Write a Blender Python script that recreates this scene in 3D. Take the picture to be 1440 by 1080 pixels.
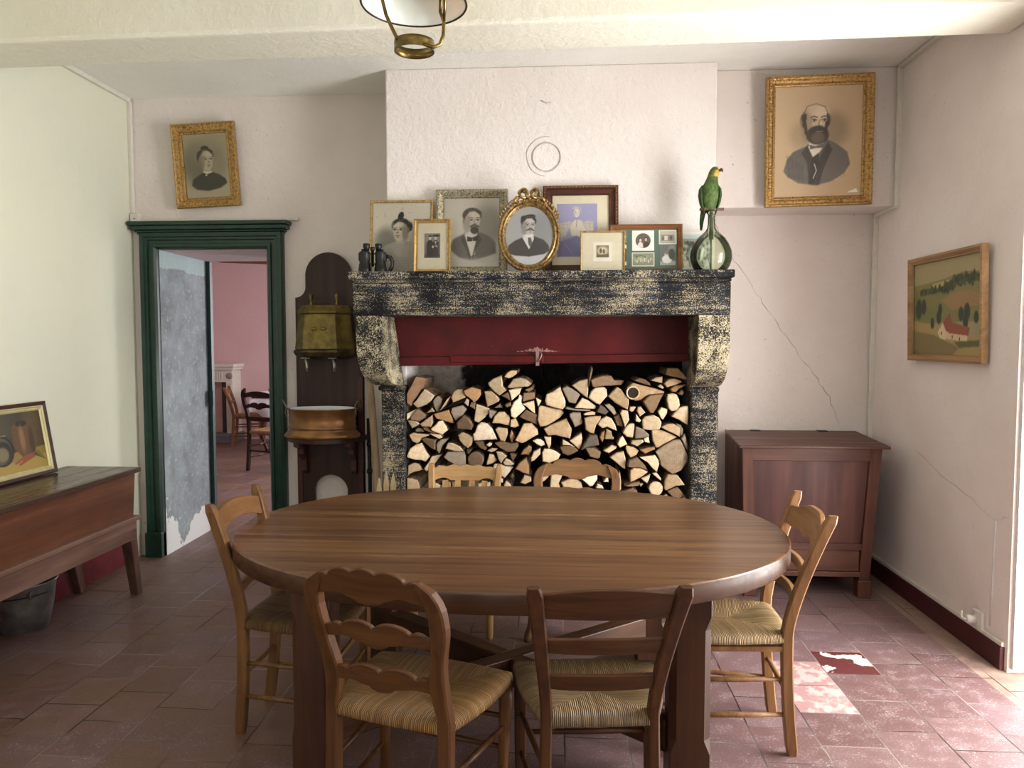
import bpy, bmesh, math, random
import numpy as np
from mathutils import Vector, Matrix
random.seed(7)
PI = math.pi
scene = bpy.context.scene
COL = scene.collection
for _o in list(bpy.data.objects): bpy.data.objects.remove(_o)

# ---------------------------------------------------------------- camera
cam = bpy.data.cameras.new('camera'); cam_o = bpy.data.objects.new('camera', cam); COL.objects.link(cam_o)
cam.sensor_fit = 'HORIZONTAL'; cam.sensor_width = 36.0; cam.lens = 36.0 * 1050 / 1440
cam.clip_start = 0.05; cam.clip_end = 60
cam_o.location = (0, 0, 1.48)
cam_o.rotation_euler = (PI/2 - math.atan(60/1050), 0, math.atan(68/1050*math.cos(math.atan(60/1050))))
scene.camera = cam_o

# ---------------------------------------------------------------- light and exposure
scene.view_settings.view_transform = 'Standard'; scene.view_settings.look = 'None'
scene.view_settings.gamma = 1; scene.view_settings.use_curve_mapping = False
scene.view_settings.exposure = 0.42
world = bpy.data.worlds.new('daylight'); scene.world = world; world.use_nodes = True
world.node_tree.nodes['Background'].inputs[0].default_value = (0.80, 0.90, 1.0, 1)
world.node_tree.nodes['Background'].inputs[1].default_value = 1.0
def area(name, loc, rot, sx, sy, power, col=(1, 1, 1), spread=180):
    l = bpy.data.lights.new(name, 'AREA'); l.shape = 'RECTANGLE'; l.size = sx; l.size_y = sy
    l.energy = power; l.color = col; l.spread = math.radians(spread)
    o = bpy.data.objects.new(name, l); COL.objects.link(o); o.location = loc; o.rotation_euler = rot
    return o
# daylight through the glazed garden door in the right wall, a window further back, and the window of the next room
area('daylight_garden_door', (2.52, 2.66, 1.25), (0, PI/2, 0), 2.3, 1.45, 150, (1.0, 0.985, 0.96))
area('daylight_side_window', (2.52, -0.15, 1.55), (0, PI/2, 0), 1.5, 1.2, 34, (1.0, 0.985, 0.95))
area('daylight_rear_window', (-1.2, -1.62, 1.6), (PI/2, 0, 0), 1.6, 1.3, 14, (1.0, 0.98, 0.94))
area('daylight_next_room_window', (-1.7, 10.85, 1.65), (-PI/2, 0, 0), 1.6, 1.9, 75, (0.93, 0.96, 1.0))
area('next_room_side_fill', (0.3, 8.2, 1.6), (0, PI/2, 0), 1.5, 1.6, 95, (0.95, 0.97, 1.0))  # added fill light from the side, to brighten the pink room

# ---------------------------------------------------------------- helpers
def lin(c):
    if isinstance(c, str):
        c = [int(c[i:i+2], 16)/255 for i in (0, 2, 4)]
    return tuple(((x/12.92) if x <= .04045 else ((x+.055)/1.055)**2.4) for x in c[:3])
def rgba(c): return (*lin(c), 1)

class MB:
    def __init__(s): s.v = []; s.f = []; s.m = []; s.sm = []; s.uv = {}
    def add(s, vs, fs, m=0, smooth=False):
        b = len(s.v); s.v += [tuple(p) for p in vs]
        for f in fs:
            s.f.append(tuple(b+i for i in f)); s.m.append(m); s.sm.append(smooth)
        return b
    def hexa(s, p, m=0):   # p: bottom ring 4 (ccw from above), top ring 4
        s.add(p, [(3,2,1,0),(4,5,6,7),(0,1,5,4),(1,2,6,5),(2,3,7,6),(3,0,4,7)], m); return s
    def box(s, x0, x1, y0, y1, z0, z1, m=0):
        return s.hexa([(x0,y0,z0),(x1,y0,z0),(x1,y1,z0),(x0,y1,z0),(x0,y0,z1),(x1,y0,z1),(x1,y1,z1),(x0,y1,z1)], m)
    def prism(s, front, vec, m=0, mside=None, smooth=False):   # front polygon, its normal opposite to vec
        n = len(front); back = [tuple(Vector(p)+Vector(vec)) for p in front]
        b = s.add(list(front)+back, [tuple(range(n)), tuple(reversed(range(n, 2*n)))], m)
        ms = m if mside is None else mside
        for i in range(n):
            j = (i+1) % n
            s.f.append((b+j, b+i, b+n+i, b+n+j)); s.m.append(ms); s.sm.append(smooth)
        return s
    def lathe(s, prof, seg=24, c=(0,0,0), m=0, smooth=True, cap=True, sx=1, sy=1):
        vs = []; fs = []; n = len(prof)
        for (r, z) in prof:
            for k in range(seg):
                a = 2*PI*k/seg; vs.append((c[0]+r*sx*math.cos(a), c[1]+r*sy*math.sin(a), c[2]+z))
        for i in range(n-1):
            for k in range(seg):
                l = (k+1) % seg; fs.append((i*seg+k, i*seg+l, (i+1)*seg+l, (i+1)*seg+k))
        b = s.add(vs, fs, m, smooth)
        if cap:
            if prof[0][0] > 1e-5: s.f.append(tuple(b+k for k in reversed(range(seg)))); s.m.append(m); s.sm.append(False)
            if prof[-1][0] > 1e-5: s.f.append(tuple(b+(n-1)*seg+k for k in range(seg))); s.m.append(m); s.sm.append(False)
        return s
    def tube(s, path, r, seg=8, m=0, closed=False, smooth=True, flat=1.0):
        P = [Vector(p) for p in path]; n = len(P); vs = []; fs = []
        up = None
        for i in range(n):
            if closed: t = P[(i+1) % n]-P[i-1]
            else: t = P[min(i+1, n-1)]-P[max(i-1, 0)]
            t.normalize()
            if up is None:
                up = Vector((0,0,1)) if abs(t.z) < .9 else Vector((1,0,0))
            up = (up - t*up.dot(t)).normalized(); sd = t.cross(up)
            rr = r[i] if isinstance(r, (list, tuple)) else r
            for k in range(seg):
                a = 2*PI*k/seg; vs.append(P[i]+sd*(rr*math.cos(a))+up*(rr*flat*math.sin(a)))
        for i in range(n if closed else n-1):
            j = (i+1) % n
            for k in range(seg):
                l = (k+1) % seg; fs.append((i*seg+k, i*seg+l, j*seg+l, j*seg+k))
        b = s.add(vs, fs, m, smooth)
        if not closed:
            s.f.append(tuple(b+k for k in reversed(range(seg)))); s.m.append(m); s.sm.append(False)
            s.f.append(tuple(b+(n-1)*seg+k for k in range(seg))); s.m.append(m); s.sm.append(False)
        return s
    def loft(s, rings, m=0, smooth=True, cap=True):
        n = len(rings[0]); vs = [p for r in rings for p in r]; fs = []
        for i in range(len(rings)-1):
            for k in range(n):
                l = (k+1) % n; fs.append((i*n+k, i*n+l, (i+1)*n+l, (i+1)*n+k))
        b = s.add(vs, fs, m, smooth)
        if cap:
            s.f.append(tuple(b+k for k in reversed(range(n)))); s.m.append(m); s.sm.append(smooth)
            s.f.append(tuple(b+(len(rings)-1)*n+k for k in range(n))); s.m.append(m); s.sm.append(smooth)
        return s
    def bar(s, p0, p1, w, h, m=0):
        p0 = Vector(p0); p1 = Vector(p1); t = (p1-p0).normalized()
        up = Vector((0,0,1)) if abs(t.z) < .9 else Vector((0,1,0))
        sd = t.cross(up).normalized(); up = sd.cross(t)
        q = []
        for p in (p0, p1): q += [p-sd*w/2-up*h/2, p+sd*w/2-up*h/2, p+sd*w/2+up*h/2, p-sd*w/2+up*h/2]
        s.add(q, [(3,2,1,0),(4,5,6,7),(0,1,5,4),(1,2,6,5),(2,3,7,6),(3,0,4,7)], m); return s
    def build(s, name, mats, parent=None, bevel=0, seg=2, fix=True):
        me = bpy.data.meshes.new(name); me.from_pydata(s.v, [], s.f)
        if not isinstance(mats, (list, tuple)): mats = [mats]
        for m in mats: me.materials.append(m)
        me.polygons.foreach_set('material_index', s.m); me.polygons.foreach_set('use_smooth', s.sm)
        me.update()
        if fix:
            bm = bmesh.new(); bm.from_mesh(me); bmesh.ops.recalc_face_normals(bm, faces=bm.faces); bm.to_mesh(me); bm.free()
        o = bpy.data.objects.new(name, me); COL.objects.link(o)
        if parent is not None: o.parent = parent
        if bevel:
            b = o.modifiers.new('bevel', 'BEVEL'); b.width = bevel; b.segments = seg; b.limit_method = 'ANGLE'; b.angle_limit = math.radians(40)
        return o

def thing(name, label, cat, loc=(0,0,0), rot=(0,0,0), group=None):
    o = bpy.data.objects.new(name, None); COL.objects.link(o); o.empty_display_size = .1
    o.location = loc; o.rotation_euler = rot if not isinstance(rot, (int, float)) else (0, 0, rot)
    o['label'] = label; o['category'] = cat
    if group: o['group'] = group
    return o
def tag(o, label, cat, group=None, loc=None, rot=None):
    o['label'] = label; o['category'] = cat
    if group: o['group'] = group
    if loc is not None: o.location = loc
    if rot is not None: o.rotation_euler = rot
    return o
def struct(o):
    o['kind'] = 'structure'; return o

# ---------------------------------------------------------------- materials
class G:
    """small node-graph writer"""
    def __init__(s, name):
        s.mat = bpy.data.materials.new(name); s.mat.use_nodes = True; s.nt = s.mat.node_tree
        s.b = s.nt.nodes['Principled BSDF']; s.out = s.nt.nodes['Material Output']
    def n(s, t, **kw):
        x = s.nt.nodes.new(t)
        for k, v in kw.items(): setattr(x, k, v)
        return x
    def l(s, a, b): s.nt.links.new(a, b)
    def put(s, sock, v):
        if hasattr(v, 'is_output') or isinstance(v, bpy.types.NodeSocket): s.l(v, sock)
        else: sock.default_value = v
    def coord(s, kind='Object', scale=(1,1,1), rot=(0,0,0), loc=(0,0,0)):
        if kind == 'World': c = s.n('ShaderNodeNewGeometry').outputs['Position']
        else: c = s.n('ShaderNodeTexCoord').outputs[kind]
        mp = s.n('ShaderNodeMapping'); s.l(c, mp.inputs[0])
        mp.inputs['Scale'].default_value = scale; mp.inputs['Rotation'].default_value = rot; mp.inputs['Location'].default_value = loc
        return mp.outputs[0]
    def noise(s, vec, scale=5, detail=4, rough=.55, dist=0):
        x = s.n('ShaderNodeTexNoise'); s.l(vec, x.inputs['Vector']); x.inputs['Scale'].default_value = scale
        x.inputs['Detail'].default_value = detail; x.inputs['Roughness'].default_value = rough; x.inputs['Distortion'].default_value = dist
        return x.outputs[0]
    def ramp(s, fac, stops, interp='LINEAR'):
        x = s.n('ShaderNodeValToRGB'); s.put(x.inputs[0], fac); x.color_ramp.interpolation = interp
        e = x.color_ramp.elements
        while len(e) < len(stops): e.new(.5)
        for i, (p, c) in enumerate(stops):
            e[i].position = p; e[i].color = rgba(c) if not isinstance(c, (int, float)) else (c, c, c, 1)
        return x.outputs[0]
    def mix(s, fac, a, b, mode='MIX'):
        x = s.n('ShaderNodeMix', data_type='RGBA', blend_type=mode)
        s.put(x.inputs[0], fac)
        for sock, v in ((x.inputs[6], a), (x.inputs[7], b)):
            if isinstance(v, str): sock.default_value = rgba(v)
            else: s.put(sock, v)
        return x.outputs[2]
    def math(s, op, a, b=0.0, c=None):
        x = s.n('ShaderNodeMath', operation=op); s.put(x.inputs[0], a); s.put(x.inputs[1], b)
        if c is not None: s.put(x.inputs[2], c)
        return x.outputs[0]
    def sep(s, vec):
        x = s.n('ShaderNodeSeparateXYZ'); s.l(vec, x.inputs[0]); return x.outputs
    def bump(s, h, strength=.3, dist=.01, prev=None):
        x = s.n('ShaderNodeBump'); s.put(x.inputs['Height'], h); x.inputs['Strength'].default_value = strength; x.inputs['Distance'].default_value = dist
        if prev is not None: s.l(prev, x.inputs['Normal'])
        return x.outputs[0]
    def set(s, color=None, rough=None, metal=None, normal=None, **kw):
        if color is not None: s.put(s.b.inputs['Base Color'], rgba(color) if isinstance(color, str) else color)
        if rough is not None: s.put(s.b.inputs['Roughness'], rough)
        if metal is not None: s.put(s.b.inputs['Metallic'], metal)
        if normal is not None: s.l(normal, s.b.inputs['Normal'])
        for k, v in kw.items(): s.put(s.b.inputs[k], v)
        return s.mat

def plain(name, c, rough=.6, metal=0, var=.12, scale=30, bump=.1):
    g = G(name); n = g.noise(g.coord(), scale, 4)
    col = g.mix(g.ramp(n, [(.3, 0.), (.7, 1.)]), rgba(c), tuple(x*(1-var*1.6) for x in lin(c))+(1,))
    return g.set(col, rough, metal, g.bump(n, bump, .004))

_wc = {}
def wood(c1, c2, c3=None, axis='z', rough=.42, grain=55, key='wood', coat=0.0, stretch=.06):
    k = (c1, c2, c3, axis, rough, grain)
    if k in _wc: return _wc[k]
    g = G(key+'_'+axis)
    sc = [1, 1, 1]; sc['xyz'.index(axis)] = stretch
    v = g.coord('Object', tuple(sc))
    n1 = g.noise(v, grain, 6, .6, .6); n2 = g.noise(v, grain*.22, 3, .5, 1.2); n3 = g.noise(g.coord('Object'), 4, 3)
    a = g.math('ADD', g.math('MULTIPLY', n1, .45), g.math('MULTIPLY', n2, .55))
    col = g.ramp(a, [(.32, c2), (.50, c1), (.68, c3 or c1)])
    col = g.mix(g.ramp(n3, [(.35, 0.), (.7, .35)]), col, c2)
    g.b.inputs['Specular IOR Level'].default_value = .32
    _wc[k] = g.set(col, g.ramp(n1, [(.3, rough+.12), (.7, rough-.05)]), None, g.bump(n1, .12, .003))
    return _wc[k]

def plaster(name, c, tint, rough=.9, scale=1.0, speck=True, b=.35, tintlo=.42, tinthi=.75):
    g = G(name); v = g.coord('World')
    big = g.noise(v, 1.1*scale, 5, .6); mid = g.noise(v, 9*scale, 5, .6); fine = g.noise(v, 70, 3, .6); lump = g.noise(v, 26*scale, 4, .55)
    col = g.mix(g.ramp(big, [(tintlo, 0.), (tinthi, 1.)]), c, tint)
    col = g.mix(g.ramp(mid, [(.5, 0.), (.8, .25)]), col, tuple(x*.86 for x in lin(c))+(1,))
    if speck:
        sp = g.noise(v, 48, 2, .5); where = g.noise(v, 1.6, 2)
        m = g.math('MULTIPLY', g.ramp(sp, [(.71, 0.), (.76, 1.)]), g.ramp(where, [(.42, 0.), (.62, .55)]))
        col = g.mix(m, col, '6b5a50')
    h = g.math('ADD', g.math('MULTIPLY', lump, .7), g.math('MULTIPLY', fine, .3))
    return g.set(col, rough, None, g.bump(g.math('ADD', h, g.math('MULTIPLY', mid, .8)), b, .02))

M = {}
M['wall'] = plaster('pinkish_plaster', 'e0d8d2', 'd6cac2')
M['wall_left'] = plaster('cream_green_plaster', 'dcdcc6', 'd6d8c8', b=.2, speck=False)  # green light from the greenery outside is tinted into this plaster
M['wall_right'] = plaster('aged_white_plaster', 'e8dfda', 'dccfc8')
M['breast'] = plaster('chimney_plaster', 'e8e2de', 'e2d8d2', b=.5)
M['ceil'] = plaster('ceiling_plaster', 'efeee8', 'e8e7e0', speck=False)
M['beam'] = plaster('beam_plaster', 'e8e5d6', 'e2ddc8', b=.35, speck=False)
M['jamb_white'] = plaster('jamb_plaster', 'd6d5d3', 'cfd0d2', speck=False, b=.6)
M['pink'] = plaster('pink_distemper', 'd8b6b6', 'd2acae', speck=False, b=.15)
M['pipe'] = plain('painted_conduit', 'ddd8cc', .6, var=.06)
M['maroon'] = plain('maroon_paint', '4c1a20', .5, var=.25, scale=12)
M['red_base'] = plain('red_skirting_paint', '74202a', .6, var=.3, scale=10)
M['green'] = plain('dark_green_gloss', '173a2d', .32, var=.25, scale=14, bump=.06)
M['black'] = plain('black_lacquer', '15161a', .4)
M['iron'] = plain('black_iron', '1d1a19', .55, .3, var=.4)
M['print'] = None

def floor_mat():
    g = G('terracotta_tiles'); pos = g.n('ShaderNodeNewGeometry').outputs['Position']; x, y, z = g.sep(pos)
    cb = g.n('ShaderNodeCombineXYZ'); g.l(g.math('ADD', y, 40.02), cb.inputs[0]); g.l(g.math('ADD', x, 39.92), cb.inputs[1])
    wob = g.n('ShaderNodeVectorMath', operation='ADD'); g.l(cb.outputs[0], wob.inputs[0])
    nz = g.n('ShaderNodeTexNoise'); g.l(pos, nz.inputs['Vector']); nz.inputs['Scale'].default_value = 3.0
    sc = g.n('ShaderNodeVectorMath', operation='SCALE'); g.l(nz.outputs['Color'], sc.inputs[0]); sc.inputs['Scale'].default_value = .018
    g.l(sc.outputs[0], wob.inputs[1])
    br = g.n('ShaderNodeTexBrick'); br.offset = .5; br.offset_frequency = 2
    g.l(wob.outputs[0], br.inputs['Vector']); br.inputs['Scale'].default_value = 1
    br.inputs['Brick Width'].default_value = .245; br.inputs['Row Height'].default_value = .235
    br.inputs['Mortar Size'].default_value = .0032; br.inputs['Mortar Smooth'].default_value = .25; br.inputs['Bias'].default_value = 0
    br.inputs['Color1'].default_value = (0, 0, 0, 1); br.inputs['Color2'].default_value = (1, 1, 1, 1); br.inputs['Mortar'].default_value = (.5, .5, .5, 1)
    w = g.coord('World')
    tile = g.ramp(br.outputs['Color'], [(0, '654c4c'), (.35, '705555'), (.65, '7c6363'), (1, '6b5459')])
    big = g.noise(w, 1.3, 4, .6); mid = g.noise(w, 14, 6, .65); fine = g.noise(w, 120, 4, .65)
    col = g.mix(g.ramp(big, [(.4, 0.), (.7, .55)]), tile, '66493f')
    col = g.mix(g.ramp(mid, [(.52, 0.), (.75, .45)]), col, '9d8a88')
    chalk_haze = g.math('MULTIPLY', g.ramp(fine, [(.55, 0.), (.68, 1.)]), g.ramp(mid, [(.38, 0.), (.58, .8)]))
    col = g.mix(chalk_haze, col, 'b9afb6')  # chalky flecks made bluish to hold the sky's haze on the floor
    # brown table shade painted left, and two patched tiles on the right
    left_shade = g.math('MULTIPLY', g.ramp(g.noise(w, 2.2, 5, .65), [(.36, 0.), (.56, 1.)]), g.ramp(g.math('ADD', x, 0.0), [(0, 0.), (1, 0.)]) if False else g.ramp(g.math('MULTIPLY_ADD', x, -.5, -.1), [(0, 0.), (.35, 1.)]))
    col = g.mix(g.math('MULTIPLY', left_shade, .65), col, '70533a')
    def cell(x0, x1, y0, y1):
        by, bx, _ = g.sep(wob.outputs[0])
        a = g.math('MULTIPLY', g.math('GREATER_THAN', bx, x0), g.math('LESS_THAN', bx, x1))
        b = g.math('MULTIPLY', g.math('GREATER_THAN', by, y0), g.math('LESS_THAN', by, y1))
        return g.math('MULTIPLY', a, b)
    c1 = cell(175*.235, 176*.235, 177*.245, 178*.245); c2 = cell(174*.235, 175*.235, 176*.245-.1225, 178*.245-.1225)
    col = g.mix(c1, col, g.mix(g.ramp(g.noise(w, 9, 3), [(.56, 0.), (.58, 1.)]), '5a2a2a', 'd9cdbd'))
    col = g.mix(g.math('MULTIPLY', c2, .65), col, g.mix(g.ramp(g.noise(w, 16, 5), [(.48, 0.), (.55, 1.)]), 'b78f8c', 'd6c2bc'))
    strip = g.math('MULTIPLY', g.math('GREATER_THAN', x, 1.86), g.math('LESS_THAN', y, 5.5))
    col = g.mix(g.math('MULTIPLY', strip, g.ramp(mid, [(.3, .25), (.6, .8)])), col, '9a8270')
    jm = g.noise(w, 2.0, 2)
    mort = g.ramp(jm, [(.42, '2c211f'), (.62, '93857f')])
    col = g.mix(br.outputs['Fac'], col, mort)
    rough = g.ramp(mid, [(.3, .36), (.7, .6)])
    h = g.math('SUBTRACT', g.math('ADD', g.math('MULTIPLY', mid, .25), g.math('MULTIPLY', fine, .08)), br.outputs['Fac'])
    return g.set(col, rough, None, g.bump(h, .5, .004))
M['floor'] = floor_mat()

def grey_reveal():
    g = G('peeling_grey_plaster'); w = g.coord('World'); z = g.sep(g.n('ShaderNodeNewGeometry').outputs['Position'])[2]
    n = g.noise(w, 5, 6, .65); f = g.noise(w, 30, 5, .7); d = g.noise(w, 2.2, 5, .65)
    col = g.mix(g.ramp(n, [(.35, 0.), (.65, 1.)]), '7f8488', '9ca6a9')
    col = g.mix(g.ramp(f, [(.55, 0.), (.68, .7)]), col, 'bcc6c5')
    top = g.math('GREATER_THAN', g.math('ADD', z, g.math('MULTIPLY', n, .1)), 2.03)
    col = g.mix(g.math('MULTIPLY', top, .7), col, 'b5cbc8')
    k = g.math('SUBTRACT', g.math('MULTIPLY', d, 1.1), g.math('MULTIPLY', z, .75))
    peel = g.ramp(k, [(.36, 0.), (.375, 1.)])
    col = g.mix(peel, col, 'e6e6e2')
    return g.set(col, .85, None, g.bump(g.math('ADD', g.math('MULTIPLY', f, .5), peel), .4, .008))
M['reveal'] = grey_reveal()

def worn_stone():
    g = G('black_painted_stone'); v = g.coord('Object'); s = g.coord('Object', (.6, 1, 1))
    a = g.noise(s, 16, 5, .68); b = g.noise(v, 170, 4, .72); c = g.noise(g.coord('Object', (.05, 1, 1)), 75, 4, .65); r = g.noise(v, 3.5, 4, .6)
    t = g.math('ADD', g.math('ADD', g.math('MULTIPLY', a, .42), g.math('MULTIPLY', b, 1.15)), g.math('ADD', g.math('MULTIPLY', c, .35), g.math('MULTIPLY', r, .50)))
    cream = g.mix(g.ramp(b, [(.3, 0.), (.7, 1.)]), '90846b', 'b4a88c')
    blk = g.mix(g.ramp(r, [(.4, 0.), (.6, 1.)]), '121215', '1b2431')
    col = g.mix(g.ramp(t, [(1.20/2.5, 0.), (1.31/2.5, 1.)]) if False else g.ramp(g.math('MULTIPLY', t, .4), [(.500, 0.), (.534, 1.)]), blk, cream)
    g.b.inputs['Specular IOR Level'].default_value = .2
    return g.set(col, .7, None, g.bump(g.math('ADD', t, b), .3, .005))
M['stone'] = worn_stone()
def worn_stone_pale():
    g = G('worn_cream_stone'); v = g.coord('Object')
    a = g.noise(v, 12, 5, .65); b = g.noise(v, 150, 4, .72); r = g.noise(v, 2.5, 4, .6)
    t = g.math('ADD', g.math('MULTIPLY', a, .5), g.math('ADD', g.math('MULTIPLY', b, 1.2), g.math('MULTIPLY', r, .5)))
    cream = g.mix(g.ramp(a, [(.3, 0.), (.7, 1.)]), 'a3977a', 'cbbf9f')
    col = g.mix(g.ramp(g.math('MULTIPLY', t, .45), [(.487, 0.), (.525, 1.)]), '1e1e20', cream)
    g.b.inputs['Specular IOR Level'].default_value = .2
    return g.set(col, .75, None, g.bump(g.math('ADD', t, b), .3, .005))
M['stone_pale'] = worn_stone_pale()
def red_panel():
    g = G('oxblood_panel_paint'); v = g.coord('Object'); n = g.noise(v, 6, 5, .6); f = g.noise(v, 60, 3)
    col = g.mix(g.ramp(n, [(.35, 0.), (.65, 1.)]), '400709', '540b0d')
    col = g.mix(g.ramp(f, [(.7, 0.), (.76, .6)]), col, '8f5a52')
    g.b.inputs['Specular IOR Level'].default_value = .25; return g.set(col, .45, None, g.bump(n, .1, .01))
M['red'] = red_panel()
def soot():
    g = G('sooty_fireback'); v = g.coord('World'); n = g.noise(v, 3.2, 5, .6); f = g.noise(v, 22, 5, .65); x = g.sep(g.n('ShaderNodeNewGeometry').outputs['Position'])[0]
    edge = g.math('ADD', g.math('MULTIPLY', n, .8), g.math('MULTIPLY', x, -.62))
    col = g.mix(g.ramp(f, [(.4, 0.), (.7, 1.)]), '141211', '2b2522')
    pale = g.mix(g.ramp(f, [(.35, 0.), (.65, 1.)]), 'a89e92', 'cfc6ba')  # pale plaster at left, brightened and widened as light over the logs
    col = g.mix(g.ramp(edge, [(.71, 0.), (.80, 1.)]), col, pale)
    col = g.mix(g.ramp(f, [(.68, 0.), (.72, .8)]), col, '6f665e')
    return g.set(col, .95, None, g.bump(f, .5, .02))
M['soot'] = soot()

def gold(name, c='b8892f', dark='4a3010', rough=.38, scale=90, bstr=.8, lo=.35, hi=.6, metal=.85):
    g = G(name); v = g.coord('Object'); n = g.noise(v, scale, 4, .6); r = g.noise(v, 12, 4)
    col = g.mix(g.ramp(n, [(lo, 0.), (hi, 1.)]), dark, c)
    col = g.mix(g.ramp(r, [(.5, 0.), (.8, .35)]), col, dark)
    return g.set(col, rough, metal, g.bump(n, bstr, .004))
M['gold'] = gold('gilt_ornate', 'bb955a', '5f431e', .42, 80, .7, .3, .55, .6)
M['gold_smooth'] = gold('gilt_plain', 'bd9d62', '8f6d38', .42, 60, .15, metal=.6)
M['gold_oval'] = gold('gilt_oval', 'b59662', '5f4826', .38, 70, .3, metal=.65)
M['silver'] = gold('silver_gilt_ornate', 'bdb498', '59523e', .45, 110, .9, metal=.5)
M['cream'] = plain('cream_mount', 'e9e1c6', .8, var=.04, bump=.03)
M['grey_mount'] = plain('beige_mount', 'dfd7bc', .8, var=.04, bump=.03)
M['green_mount'] = plain('green_mount', '5d7466', .8, var=.06, bump=.03)
M['white_paper'] = plain('white_paper', 'e8e4d6', .8, var=.03, bump=.02)
def glass_pane():
    g = G('picture_glass'); nt = g.nt; nt.nodes.remove(g.b)
    t = g.n('ShaderNodeBsdfTransparent'); gl = g.n('ShaderNodeBsdfGlossy'); gl.inputs['Roughness'].default_value = .08
    fr = g.n('ShaderNodeFresnel'); fr.inputs[0].default_value = 1.18; mx = g.n('ShaderNodeMixShader')
    g.l(fr.outputs[0], mx.inputs[0]); g.l(t.outputs[0], mx.inputs[1]); g.l(gl.outputs[0], mx.inputs[2]); g.l(mx.outputs[0], g.out.inputs[0])
    return g.mat
M['pane'] = glass_pane()
def demijohn_glass():
    g = G('green_glass'); nt = g.nt; nt.nodes.remove(g.b)
    t = g.n('ShaderNodeBsdfTransparent'); gl = g.n('ShaderNodeBsdfGlossy'); gl.inputs['Roughness'].default_value = .05
    lw = g.n('ShaderNodeLayerWeight'); lw.inputs[0].default_value = .35
    col = g.ramp(lw.outputs['Facing'], [(0, 'eef2e6'), (.6, 'e0e9d2'), (1, 'c6d5b2')])
    g.l(col, t.inputs[0])
    df = g.n('ShaderNodeBsdfDiffuse'); df.inputs[0].default_value = rgba('a9bd8c')
    m0 = g.n('ShaderNodeMixShader'); m0.inputs[0].default_value = .06; g.l(t.outputs[0], m0.inputs[1]); g.l(df.outputs[0], m0.inputs[2])
    fr = g.n('ShaderNodeFresnel'); fr.inputs[0].default_value = 1.5; mx = g.n('ShaderNodeMixShader')
    g.l(fr.outputs[0], mx.inputs[0]); g.l(m0.outputs[0], mx.inputs[1]); g.l(gl.outputs[0], mx.inputs[2]); g.l(mx.outputs[0], g.out.inputs[0])
    return g.mat
M['demi'] = demijohn_glass()
def print_mat():
    g = G('printed_picture'); a = g.n('ShaderNodeVertexColor'); a.layer_name = 'ink'
    return g.set(a.outputs[0], .55)
M['print'] = print_mat()

def rush():
    g = G('woven_rush'); uv = g.n('ShaderNodeTexCoord').outputs['UV']; u, v, _ = g.sep(uv)
    nz = g.noise(uv, 14, 3, .6)
    ph = g.math('MULTIPLY', g.math('ADD', u, g.math('MULTIPLY', nz, .012)), 2*PI/.0056)
    s = g.math('ADD', g.math('MULTIPLY', g.math('SINE', ph), .5), .5)
    cell = g.math('FLOOR', g.math('MULTIPLY', u, 1/.0056)); wn = g.n('ShaderNodeTexWhiteNoise', noise_dimensions='1D'); g.l(cell, wn.inputs['W'])
    oi = g.n('ShaderNodeObjectInfo')
    col = g.mix(wn.outputs['Value'], '94764a', 'c8ae7e')
    col = g.mix(g.ramp(s, [(.05, 1.), (.6, 0.)]), col, '3a2812')
    col = g.mix(g.ramp(g.noise(uv, 7, 3), [(.45, 0.), (.7, .4)]), col, '6e4f2c')
    col = g.mix(1.0, col, oi.outputs['Color'], 'MULTIPLY')
    return g.set(col, .6, None, g.bump(s, .9, .004))
M['rush'] = rush()

def log_end():
    g = G('sawn_log_end'); oi = g.n('ShaderNodeObjectInfo'); v = g.coord('Object', (1, .15, 1)); x, y, z = g.sep(g.coord('Object'))
    rnd = g.math('MULTIPLY', oi.outputs['Random'], 6.283)
    px = g.math('ADD', x, g.math('MULTIPLY', g.math('SINE', rnd), .05)); pz = g.math('ADD', z, g.math('MULTIPLY', g.math('COSINE', rnd), .05))
    r = g.math('SQRT', g.math('ADD', g.math('MULTIPLY', px, px), g.math('MULTIPLY', pz, pz)))
    n = g.noise(v, 30, 4, .6); n2 = g.noise(v, 9, 3)
    ring = g.math('SINE', g.math('MULTIPLY', g.math('ADD', r, g.math('MULTIPLY', n2, .02)), 620))
    f = g.math('ADD', g.math('MULTIPLY', ring, .045), n)
    col = g.mix(g.ramp(f, [(.3, 0.), (.7, 1.)]), 'bb9d76', 'ecdcbf')
    col = g.mix(g.ramp(n2, [(.4, 0.), (.65, .55)]), col, 'be9c74')
    ck = g.noise(g.coord('Object', (1, .1, 1), (0, .7, 0)), 60, 2, .5)
    col = g.mix(g.ramp(ck, [(.72, 0.), (.76, .7)]), col, '5a3d22')
    col = g.mix(1.0, col, oi.outputs['Color'], 'MULTIPLY')
    return g.set(col, .8, None, g.bump(f, .35, .006))
M['log_end'] = log_end()
def bark():
    g = G('log_bark'); oi = g.n('ShaderNodeObjectInfo'); v = g.coord('Object', (1, .25, 1)); n = g.noise(v, 45, 5, .65); b = g.noise(v, 12, 3)
    col = g.ramp(n, [(.3, '3b2b20'), (.5, '6b5442'), (.7, '8d7a68')])
    col = g.mix(g.ramp(b, [(.45, 0.), (.65, .7)]), col, 'a98458')
    return g.set(col, .9, None, g.bump(n, .7, .01))
M['bark'] = bark()

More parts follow.
